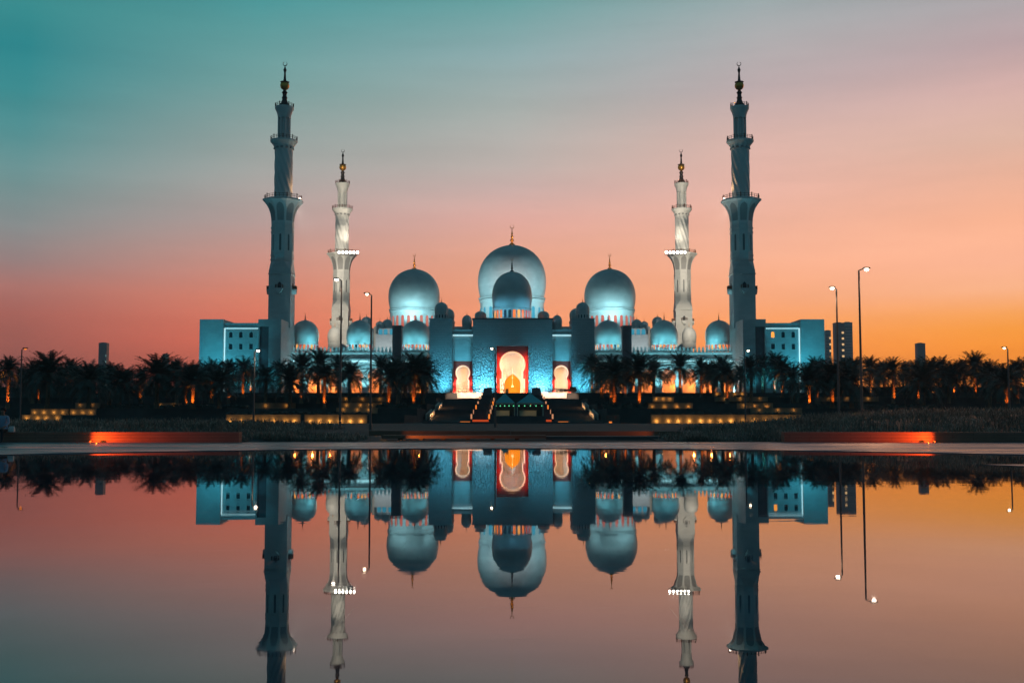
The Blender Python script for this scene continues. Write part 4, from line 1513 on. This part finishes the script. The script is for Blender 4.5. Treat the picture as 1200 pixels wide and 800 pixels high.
# ------------------------------------------------------------------ stairs furniture: stepped planters, light piers, sloping rails
for s in (-1, 1):
    side = 'left' if s < 0 else 'right'
    m = MB()
    for i, (ya, yb) in enumerate(((228, 246), (246, 264), (264, 282), (282, 300))):
        zb = .06 + 6.04 * (ya - 224) / 82
        m.box(s * 5.25, s * 7.9, ya, yb - .02, zb - .4, zb + 2.3)
        m.box(s * 5.15, s * 8.0, ya - .12, yb - .03, zb + 2.301, zb + 2.45)
    o = m.build('stepped_planter', M['stair'])
    tag(o, 'dark stepped stone planter climbing the stairs on the %s of the tents' % side, 'planter', 'stepped planters on the stairs')
    m = MB()
    m.box(s * 5.5, s * 7.8, 300.2, 303.5, 5.6, PZ(455.5, 300.2))
    m.lathe([(1.25, PZ(455.5, 300.2) + .002), (1.2, PZ(454, 300.2))], s * 6.65, 301.85, 20)
    o = m.build('stone_pier', M['dark_stone'])
    tag(o, 'tall dark stone pier at the top of the %s stepped planter' % side, 'pier', 'stone piers at the stair head')
    for i, ya in enumerate((229, 244, 259, 274, 289)):
        zb = .06 + 6.04 * (ya - 224) / 82
        for j, X in enumerate((4.75, 8.45)):
            m = MB()
            m.box(s * (X - .24), s * (X + .24), ya, ya + .5, zb - .1, zb + 1.65)
            root = thing('light_bollard', 'orange lit bollard on the %s stair flight, %s row, %s from the bottom' % (side, ('inner', 'outer')[j], ORD[i]), 'bollard', (s * X, ya, zb), 'lit bollards up the stairs')
            m.build('post', M['stair'], root)
            m = MB()
            m.box(s * (X - .17), s * (X + .17), ya - .03, ya - .002, zb + .35, zb + 1.35)
            m.build('light_panel', M['lamp_peach' if (i + j) % 3 else 'lamp_orange'], root)
    # glowing basin at the foot
    root = thing('light_basin', 'low basin glowing red orange at the foot of the %s stepped planter' % side, 'basin', (s * 6.6, 226, .06), 'glowing basins at the stair foot')
    m = MB()
    m.box(s * 4.6, s * 8.3, 225.6, 227.6, .0, .22)
    m.box(s * 4.2, s * 4.55, 225.4, 227.6, .0, .75)
    m.box(s * 8.35, s * 8.7, 225.4, 227.6, .0, .75)
    m.build('rim', M['stair'], root)
    m = MB()
    m.box(s * 4.8, s * 8.1, 225.75, 225.95, .22, .62)
    m.build('light_strip', M['lamp_red'], root)
    # sloping lit rails at the outer edge of the stairs
    for i, (ya, yb) in enumerate(((231, 246), (259, 272))):
        root = thing('sloping_rail', 'sloping pale lit rail at the outer %s edge of the stairs, %s' % (side, ('lower one', 'upper one')[i]), 'rail', (s * 17.5, ya, .06 + 6.04 * (ya - 224) / 82), 'lit rails beside the stairs')
        za, zb = (.06 + 6.04 * (q - 224) / 82 for q in (ya, yb))
        for j, X in enumerate((17.2, 17.9)):
            m = MB()
            m.add([(s * X, ya, za), (s * (X + .25), ya, za), (s * (X + .25), yb, zb), (s * X, yb, zb), (s * X, ya, za + 1.25), (s * (X + .25), ya, za + 1.25), (s * (X + .25), yb, zb + 1.25), (s * X, yb, zb + 1.25)],
                  [(0, 3, 2, 1), (4, 5, 6, 7), (0, 1, 5, 4), (1, 2, 6, 5), (2, 3, 7, 6), (3, 0, 4, 7)])
            m.build('rail', M['cream'], root)
        for q in (.2, .5, .8):
            point((s * 17.0, ya + (yb - ya) * q - 1.2, za + (zb - za) * q + .6), 28, (1, .5, .2), .1, 'rail_lamp')

# ground lights on the lower lawn
GL = [(545, 496.7, 1.1, 'small orange ground light left of the stair foot'), (608.7, 496.7, 1.1, 'small orange ground light on the centre line before the tents'),
      (660, 496.7, 1.1, 'small orange ground light right of the stair foot'), (718, 496.3, .8, 'tiny orange ground light left of the long light bar'),
      (735.5, 496, 2.7, 'long bright orange light bar low on the lawn'), (749.5, 496, .8, 'small orange light just right of the long light bar')]
for px, py, hw, lb in GL:
    Y = 205.0
    X, Z = P(px, py, Y)
    root = thing('ground_light', lb, 'ground light', (X, Y, .06), 'ground lights on the lower lawn')
    MB().box(X - hw * .9, X + hw * .9, Y, Y + .4, .0, .34).build('housing', M['steel_dark'], root)
    MB().box(X - hw * .85, X + hw * .85, Y - .04, Y - .002, .06, .32).build('lens', M['lamp_orange'], root)

# ------------------------------------------------------------------ market tents
for px, wpx, lb in ((591.5, 24, 'left teal pyramid tent with green fairy lights below the portal'), (621.3, 31, 'right teal pyramid tent, the wider one, below the portal')):
    Y = 205.0
    X = PX(px, Y, 480)
    hw = wpx / 2 * Y / F
    zb, ze, zp = PZ(487, Y), PZ(472, Y), PZ(460.5, Y)
    root = thing('market_tent', lb, 'tent', (X, Y, zb), 'pair of tents before the stairs')
    m = MB()
    rg = []
    for t, q in ((0, 1.0), (.3, .72), (.65, .36), (1, .02)):
        z = ze + (zp - ze) * (t ** 1.08)
        rg.append([(X - hw * q, Y - hw * q, z), (X + hw * q, Y - hw * q, z), (X + hw * q, Y + hw * q, z), (X - hw * q, Y + hw * q, z)])
    m.rings(rg)
    m.build('roof', M['tent'], root)
    m = MB()
    for (ax, ay, bx_, by_) in ((-1, -1, 1, -1), (1, -1, 1, 1), (1, 1, -1, 1), (-1, 1, -1, -1)):
        m.box(X + ax * hw * 1.01 - .03, X + bx_ * hw * 1.01 + .03, Y + ay * hw * 1.01 - .03, Y + by_ * hw * 1.01 + .03, ze - .22, ze + .04)
    m.build('valance', M['tent_trim'], root)
    for ax in (-1, 1):
        for ay in (-1, 1):
            MB().tube((X + ax * hw * .96, Y + ay * hw * .96, zb - .9), (X + ax * hw * .96, Y + ay * hw * .96, ze), .07, seg=8).build('pole', M['tent_trim'], root)
    m = MB()
    m.box(X - hw * .82, X + hw * .45, Y - hw * .92, Y - hw * .82, zb - .2, zb + .95)
    m.box(X - hw * .85, X + hw * .48, Y - hw * .98, Y - hw * .72, zb + .95, zb + 1.0)
    m.build('counter', M['counter'], root)
    m = MB()
    m.box(X - hw * .9, X + hw * .9, Y + hw * .8, Y + hw * .86, zb - .5, ze - .3)
    m.build('back_cloth', M['trousers'], root)
    for q in range(5):
        c = (X - hw * .85 + hw * 1.7 * q / 4, Y - hw * .9, ze - .55)
        m = MB()
        m.tube((c[0], c[1], ze - .2), (c[0], c[1], ze - .5), .012, seg=4, mi=0)
        m.ball(c, .11, 8, 1)
        m.build('fairy_light', [M['steel_dark'], M['lamp_green']], root, True)
    point((X, Y - .2, ze - .35), 10, (.8, .9, .6), .1, 'tent_lamp')
    spot((X, Y - hw - 2.0, zb + 1.6), (X, Y - hw, zb + .4), 30, (1, .75, .4), 80, .9, .1, 'counter_lamp')
m = MB()
x0, x1 = PX(574, 200, 487), PX(640, 200, 487)
m.box(x0, x1, 200.5, 210, -.1, PZ(487, 201) - .02)
tag(m.build('tent_platform', M['stair']), 'dark low platform under the two teal tents', 'platform')

# dark cart and plant on the plaza edge
YC = 309.0
X = PX(663, YC, 458)
root = thing('parked_cart', 'dark long cart with two pale rimmed wheels before the right niche', 'cart', (X, YC, PLZ))
m = MB()
bx0, bx1 = PX(655, YC, 458), PX(676, YC, 458)
m.box(bx0, bx1, YC, YC + 1.3, PLZ + .45, PLZ + 1.15)
m.box(PX(668, YC, 458), bx1 - .2, YC + .05, YC + 1.25, PLZ + 1.15, PLZ + 1.75)
m.tube((bx0, YC + .6, PLZ + .9), (PX(649, YC), YC + .6, PLZ + .7), .07)
m.build('body', M['rubber'], root)
for q in (650.5, 657.8, 673):
    wx = PX(q, YC, 458)
    big = q < 660
    r = .68 if big else .4
    m = MB()
    n = 20
    o_ = [(wx + r * math.cos(2 * PI * i / n), PLZ + r + .02 + r * math.sin(2 * PI * i / n)) for i in range(n)]
    i_ = [(wx + r * .68 * math.cos(2 * PI * i / n), PLZ + r + .02 + r * .68 * math.sin(2 * PI * i / n)) for i in range(n)]
    m.prism(o_, [i_], YC - .16, YC - .04)
    for i in range(4):
        a = PI * i / 4
        m.tube((wx - r * .7 * math.cos(a), YC - .1, PLZ + r + .02 - r * .7 * math.sin(a)), (wx + r * .7 * math.cos(a), YC - .1, PLZ + r + .02 + r * .7 * math.sin(a)), .03, seg=5)
    m.build('wheel', M['tent_trim' if big else 'rubber'], root)
YQ = 308.6
X = PX(594, YQ, 458)
root = thing('potted_plant', 'dark spiky potted plant on the plaza before the glowing door', 'plant', (X, YQ, PLZ))
MB().lathe([(.35, PLZ), (.5, PLZ + .6), (.55, PLZ + .65), (.45, PLZ + .66)], X, YQ, 14).build('pot', M['tent_trim'], root, True)
m = MB()
pr = random.Random(8)
for i in range(26):
    a, e = pr.uniform(0, 6.28), pr.uniform(.3, 1.4)
    L = pr.uniform(.8, 1.5)
    d = Vector((math.cos(a) * math.cos(e), math.sin(a) * math.cos(e), math.sin(e)))
    sd = Vector((-math.sin(a), math.cos(a), 0)) * .07
    b = Vector((X, YQ, PLZ + .62))
    mid = b + d * L * .6
    tip = b + d * L - Vector((0, 0, .18 * L))
    m.add([b - sd, b + sd, mid + sd, mid - sd, tip], [(0, 1, 2, 3), (3, 2, 4)])
m.build('leaves', M['leaf'], root, fix=False)

# ------------------------------------------------------------------ street lamps
LAMPS = [  # pole column, head column, head row, depth, kind, words
    (23.5, 28, 409, 112, 'lamp_orange', 'short street lamp with orange light at the left edge'),
    (297.3, 299.5, 411, 106, 'lamp_star', 'street lamp with star bright light before the left corner block'),
    (398.6, 397.3, 328, 92, 'lamp_star', 'tall street lamp with lit pole before the left rear minaret'),
    (434.2, 433.4, 345, 89, 'lamp_warm', 'tall thin dark street lamp just left of the dark arcade tower'),
    (580.3, 579, 408.5, 114, 'lamp_warm', 'slim dark street lamp standing before the portal'),
    (873.5, 872.5, 411, 112, 'lamp_warm', 'street lamp before the right corner block and arcade'),
    (983, 980, 338, 86, 'lamp_star', 'tall dark street lamp beside the twin towers'),
    (1010, 1012, 316, 75, 'lamp_star', 'tallest street lamp with glowing pole right of the twin towers'),
    (1183, 1180.5, 408, 106, 'lamp_warm', 'short street lamp near the right edge'),
]
for pp, hp, hy, Y, lm, lb in LAMPS:
    px_lamp = pp
    X = PX(pp, Y, 480)
    Xh = PX(hp, Y, hy)
    zh = PZ(hy, Y)
    dxh = Xh - X
    sg = 1 if dxh >= 0 else -1
    root = thing('street_lamp', lb, 'street lamp', (X, Y, .05), 'street lamps between pool and mosque')
    m = MB()
    m.tube((X, Y, .0), (X, Y, .5), .15, .14, 10)
    m.tube((X, Y, .5), (X, Y, zh - .05), .095, .06, 10)
    m.build('pole', M['steel'], root, True)
    arm = max(.45, abs(dxh) + .3)
    m = MB()
    m.tube((X, Y, zh - .06), (X + sg * arm * .6, Y - .1, zh + .10), .04, .035, 8)
    m.build('arm', M['steel'], root, True)
    m = MB()
    cx = X + sg * arm * .8
    m.rings([[(cx + q * .24, Y - .1 + w_ * .15, zh + .06 + h_) for q, w_ in ((-1, -1), (1, -.7), (1, .7), (-1, 1))] for h_ in (0, .05)] + [[(cx + q * .18, Y - .1 + w_ * .1, zh + .16) for q, w_ in ((-1, -1), (1, -.7), (1, .7), (-1, 1))]])
    hd = m.build('lamp_head', M['steel_dark'], root)
    rr0 = .15 if lm == 'lamp_star' else .12
    m = MB()
    m.lathe([(.02, zh - rr0 * .75), (rr0 * .6, zh - rr0 * .6), (rr0 * .95, zh - rr0 * .2), (rr0, zh + .05)], cx, Y - .1, 14)
    m.build('lens', M[lm], hd, True)
    if lm == 'lamp_star':
        spot((cx, Y - .2, zh - .12), (X, Y, zh - 2.6), 420, (1.0, .62, .38), 60, .9, .05, 'street_lamp_glow')
        if px_lamp > 900:
            spot((cx, Y - .15, zh - .3), (cx + 3, Y - 14, .5), 9000, (1.0, .42, .20), 72, .9, .1, 'street_lamp_beam')

# ------------------------------------------------------------------ low red walls, ledges, planting by the pool
def poly_wall(name, pts, h, t, m_, label, cat, group):
    m = MB()
    n = len(pts)
    vs, fs = [], []
    for (x, y) in pts:
        vs += [(x, y, 0), (x, y, h), (x, y + t, h), (x, y + t, 0)]
    for i in range(n - 1):
        for j in range(4):
            fs.append((i * 4 + j, i * 4 + (j + 1) % 4, (i + 1) * 4 + (j + 1) % 4, (i + 1) * 4 + j))
    fs += [(0, 1, 2, 3), (n * 4 - 1, n * 4 - 2, n * 4 - 3, n * 4 - 4)]
    m.add(vs, fs)
    return tag(m.build(name, m_), label, cat, group)


ZW = .475
poly_wall('low_wall', [(-40, 44.8), (-22, 45), (PX(280, 45.4, 512), 45.4)], ZW, .5, M['red_wall'], 'low red stone wall by the pool, left of the steps', 'low wall', 'red walls beside the pool')
poly_wall('low_wall', [(PX(919, 45.4, 512), 45.4), (22, 45), (40, 44.8)], ZW, .5, M['red_wall'], 'low red stone wall by the pool, right of the steps', 'low wall', 'red walls beside the pool')
for s, px, lb in ((-1, 104, 'glowing orange lamp at the foot of the left red wall'), (1, 1097, 'glowing orange lamp at the foot of the right red wall')):
    X = PX(px, 44.6, 516)
    root = thing('wall_lamp', lb, 'lamp', (X, 44.6, .06), 'lamps at the foot of the red walls')
    m = MB()
    m.lathe([(.05, .05), (.05, .09), (.04, .10)], X, 44.82, 12)
    m.build('housing', M['steel_dark'], root, True)
    MB().ball((X, 44.82, .102), .03, 10, 0, .6).build('lens', M['lamp_orange'], root, True)
    spot((X + s * .45, 44.35, .08), (X - s * 2.6, 45.40, .50), 620, (1.0, .11, .012), 110, 1.0, .03, 'wall_lamp_beam')
    point((X - s * .22, 44.84, .12), 2.2, (1.0, .34, .03), .03, 'wall_lamp_glow')

# stone ledge on short legs, and the kerb behind it
m = MB()
x0, x1 = PX(447, 50, 512), PX(640, 50, 512)
z = PZ(510, 50)
m.box(x0, x1, 50, 51.2, z - .14, z)
ledge = tag(m.build('stone_ledge', M['ledge']), 'long low stone ledge glowing orange at its left end, left of the stair axis', 'ledge')
m = MB()
for px in (468, 493, 519, 548, 577, 606):
    X = PX(px, 50, 512)
    LG = MB().box(X - .09, X + .09, 50.25, 51, .0, z - .142).build('leg', M['stair'], ledge)
m = MB()
m.box(PX(432, 62, 505), PX(598, 62, 505), 62, 62.4, 0, PZ(504.6, 62))
tag(m.build('lawn_kerb', M['ledge']), 'thin stone kerb behind the long ledge, left half', 'kerb', 'stone kerbs across the lawn')
m = MB()
m.box(PX(598.4, 62, 505), PX(800, 62, 505), 62, 62.4, 0, PZ(505, 62))
tag(m.build('lawn_kerb', M['ledge']), 'thin stone kerb with an orange glow, right of the stair axis', 'kerb', 'stone kerbs across the lawn')
m = MB()
m.box(PX(640.5, 50, 512), PX(775, 50, 512), 50.2, 51.4, 0, PZ(511.2, 50))
tag(m.build('stone_step', M['stair']), 'dark low stone step right of the long ledge', 'step')
m = MB()
m.box(PX(497, 190, 495), PX(706, 190, 495), 186, 186.6, 0, PZ(494.2, 186))
tag(m.build('lawn_kerb', M['stair']), 'long dark kerb across the foot of the grand stairs', 'kerb', 'stone kerbs across the lawn')
spot((PX(450, 48, 512) - .4, 48.4, .12), (PX(520, 50, 512), 50.1, z - .02), 420, (1, .25, .05), 50, .7, .05, 'ledge_lamp_beam')
spot((PX(436, 60, 505) - .3, 60, .15), (PX(520, 62, 505), 62, .25), 120, (1, .25, .05), 50, .7, .05, 'kerb_lamp_beam')
spot((PX(800, 60, 505) + .3, 60, .15), (PX(720, 62, 505), 62, .25), 190, (1, .2, .04), 50, .7, .05, 'kerb_lamp_beam')

# planted mounds behind the red walls
def mound_z(x, y):
    if x < 0:
        base = .62 if x < -13 else .62 - .30 * min(1, (x + 13) / 3)
        if x > -6.5: return -.3
        if x > -10 and y > 51: base *= max(0, min(1, (-8.5 - x) / 1.5)) if y > 54 else .6
        if x > -8: base *= (-6.5 - x) / 1.5
    else:
        if x < 6.3: return -.3
        soft = max(0, min(1, (x - 8.5) / 2.5)) if (x < 11 and y > 53) else 1
        base = .12 + .25 * min(1, (x - 6.3) / 5) + .85 * min(1, max(0, (x - 12) / 10)) ** .8
    if x > 0: base *= soft
    fy = min(1, max(0, (y - 45.6) / 7)) if abs(x) > 11 else min(1, max(0, (y - 46.6) / 4))
    fb = min(1, max(0, (78 - y) / 8))
    return -.02 + base * (fy ** .7) * fb + .05 * math.sin(x * .8) * math.sin(y * .5)


mo = MB()
for xa, xb in ((-46, -6.5), (6.3, 46)):
    nx, ny = 70, 24
    vs = []
    for j in range(ny + 1):
        for i in range(nx + 1):
            x = xa + (xb - xa) * i / nx
            y = (46.0 if abs(x) > 11 else 46.6) + 32 * j / ny
            vs.append((x, y, mound_z(x, y)))
    fs = [(j * (nx + 1) + i, j * (nx + 1) + i + 1, (j + 1) * (nx + 1) + i + 1, (j + 1) * (nx + 1) + i) for j in range(ny) for i in range(nx)]
    mo.add(vs, fs)
tag(mo.build('planted_mounds', M['soil'], None, True, fix=False), kind='structure')

gr = random.Random(9)
for xa, xb, n, side in ((-32, -6.7, 26000, 'left'), (6.6, 34, 30000, 'right')):
    m = MB()
    for _ in range(n):
        x = gr.uniform(xa, xb)
        y = 46.0 + 24 * gr.random() ** 1.6
        if abs(x) < 11 and y < 47: y += 1
        z = mound_z(x, y)
        if z < -.1: continue
        k = .72 if abs(x) < 11.2 else 1
        if abs(x) < 10.5 and y > 53: continue
        h = gr.uniform(.22, .55) * k * (.75 + .35 * math.sin(x * 1.7 + y) * math.sin(y * .9))
        a = gr.uniform(0, 6.28)
        ln = h * gr.uniform(.1, .6)
        wv = Vector((math.cos(a + 1.57), math.sin(a + 1.57), 0)) * gr.uniform(.008, .02)
        b = Vector((x, y, z - .03))
        mid = b + Vector((math.cos(a) * ln * .4, math.sin(a) * ln * .4, h * .7))
        tip = b + Vector((math.cos(a) * ln, math.sin(a) * ln, h))
        m.add([b - wv, b + wv, mid + wv * .8, mid - wv * .8], [(0, 1, 2, 3)], 0)
        m.add([mid - wv * .8, mid + wv * .8, tip], [(0, 1, 2)], 1 if gr.random() < .45 else 0)
    tag(m.build('grass', [M['grass'], M['grass_tip']], None, fix=False), 'tall feathery ornamental grass behind the %s red wall' % side, 'grass', None, 'stuff')

# wet stone tongue showing above the water at the right
m = MB()
Yt = 23.5
a_ = P(1152, 544.2, 25.1)[0]
pts = [(a_, 25.0), (14.5, 25.3), (14.5, 23.2), (11.4, 23.9)]
m.add([(x, y, .012) for x, y in pts] + [(x, y, -.1) for x, y in pts], [(0, 1, 2, 3), (0, 1, 5, 4), (1, 2, 6, 5), (2, 3, 7, 6), (3, 0, 4, 7)])
tag(m.build('wet_ledge', M['pave'], None), 'thin wet stone ledge just above the water at the right edge', 'ledge')

# ------------------------------------------------------------------ person sitting on the left red wall
def skin_body(name, joints, bones, mats, parent, levels=2):
    me = bpy.data.meshes.new(name)
    org = ORG[parent.name]
    me.from_pydata([Vector(j[0]) - org for j in joints], bones, [])
    o = bpy.data.objects.new(name, me)
    col.objects.link(o)
    md = o.modifiers.new('skin', 'SKIN')
    for i, j in enumerate(joints):
        r = j[1]
        me.skin_vertices[0].data[i].radius = (r, r) if not isinstance(r, tuple) else r
    me.skin_vertices[0].data[0].use_root = True
    sb = o.modifiers.new('sub', 'SUBSURF')
    sb.levels = sb.render_levels = levels
    dg = bpy.context.evaluated_depsgraph_get()
    nm = bpy.data.meshes.new_from_object(o.evaluated_get(dg))
    bpy.data.objects.remove(o)
    nm.name = name
    o = bpy.data.objects.new(name, nm)
    for m_ in mats:
        nm.materials.append(m_)
    nm.polygons.foreach_set('use_smooth', [True] * len(nm.polygons))
    col.objects.link(o)
    o.parent = parent
    ORG[o.name] = org
    return o


YS = 44.75
XS = PX(2.5, YS, 500)
pr_ = thing('person', 'person in a pale blue shirt sitting on the low wall at the left edge', 'person', (XS, YS, .06))
sx = lambda x, y, z: (XS + x, YS + y, z)
J = [
    (sx(0, .16, .58), .15),      # 0 pelvis
    (sx(0, .15, .78), .14), (sx(0, .11, .97), .155), (sx(0, .09, 1.10), .12), (sx(0, .07, 1.17), .058), (sx(0, .04, 1.24), .062), (sx(0, .02, 1.34), .098), (sx(0, .03, 1.43), .075),
    (sx(-.10, .08, .56), .10), (sx(-.15, -.30, .55), .075), (sx(-.15, -.33, .16), .05), (sx(-.16, -.42, .10), .04), (sx(-.17, -.52, .095), .03),
    (sx(.10, .08, .56), .10), (sx(.15, -.30, .55), .075), (sx(.16, -.36, .16), .05), (sx(.17, -.45, .10), .04), (sx(.18, -.55, .095), .03),
    (sx(-.19, .09, 1.08), .065), (sx(-.25, .02, .84), .048), (sx(-.12, -.20, .68), .036), (sx(-.05, -.26, .66), .03),
    (sx(.19, .09, 1.08), .065), (sx(.26, .02, .84), .048), (sx(.18, -.22, .68), .036), (sx(.12, -.28, .66), .03),
]
Bn = [(0, 1), (1, 2), (2, 3), (3, 4), (4, 5), (5, 6), (6, 7), (0, 8), (8, 9), (9, 10), (10, 11), (11, 12), (0, 13), (13, 14), (14, 15), (15, 16), (16, 17), (3, 18), (18, 19), (19, 20), (20, 21), (3, 22), (22, 23), (23, 24), (24, 25)]
body = skin_body('body', J, Bn, [M['skin'], M['shirt'], M['trousers']], pr_)
for p in body.data.polygons:
    c = p.center + ORG[pr_.name]
    lz, ly = c.z, c.y - YS
    if lz < .60 and not (lz > .62): p.material_index = 2
    elif lz < 1.145 and (ly > -.16 or lz > .74): p.material_index = 1
    else: p.material_index = 0
m = MB()
m.ball(sx(0, .055, 1.40), .118, 14, 0, 1.0)
m.build('hair', M['hair'], pr_, True)
m = MB()
m.add([sx(-.015, -.085, 1.345), sx(.015, -.085, 1.345), sx(.018, -.10, 1.315), sx(-.018, -.10, 1.315), sx(0, -.118, 1.318), sx(0, -.09, 1.36)], [(3, 2, 4), (0, 3, 4), (1, 4, 2), (0, 4, 5), (1, 5, 4)])
m.build('nose', M['skin'], pr_)
# fingers
m = MB()
for s in (-1, 1):
    hx_, hy_, hz_ = (-.05, -.26, .66) if s < 0 else (.12, -.28, .66)
    for q in range(4):
        m.tube(sx(hx_ - s * .012 + (q - 1.5) * .018, hy_ - .015, hz_), sx(hx_ + (q - 1.5) * .019, hy_ - .075 + .006 * abs(q - 1.4), hz_ - .03), .010, .008, 6)
    m.tube(sx(hx_ - s * .035, hy_ + .01, hz_), sx(hx_ - s * .06, hy_ - .04, hz_ - .005), .011, .009, 6)
m.build('fingers', M['skin'], pr_, True)
# white bag by the knee
m = MB()
bxx = XS + .32
m.rings([[(bxx - a, YS - .16 - b, z), (bxx + a, YS - .16 - b, z), (bxx + a, YS - .16 + b, z), (bxx - a, YS - .16 + b, z)] for a, b, z in ((.10, .06, .48), (.12, .075, .52), (.11, .05, .66), (.085, .02, .72))])
o = m.build('paper_bag', M['paper'], None, True)
for v in o.data.vertices:
    v.co.y += .32
tag(o, 'small white paper bag on the low wall beside the seated person', 'bag')

# ------------------------------------------------------------------ evening haze
hm = bpy.data.materials.new('evening_haze')
hm.use_nodes = True
hn = hm.node_tree
hn.nodes.clear()
ho = hn.nodes.new('ShaderNodeOutputMaterial')
pv_ = hn.nodes.new('ShaderNodeVolumePrincipled')
pv_.inputs['Color'].default_value = (0.85, 0.9, 0.95, 1)
pv_.inputs['Density'].default_value = HAZE
pv_.inputs['Anisotropy'].default_value = 0.0
hn.links.new(pv_.outputs[0], ho.inputs['Volume'])
hb = MB().box(-2400, 2400, -420, 2400, -1.6, 126)
tag(hb.build('haze', hm), kind='stuff')
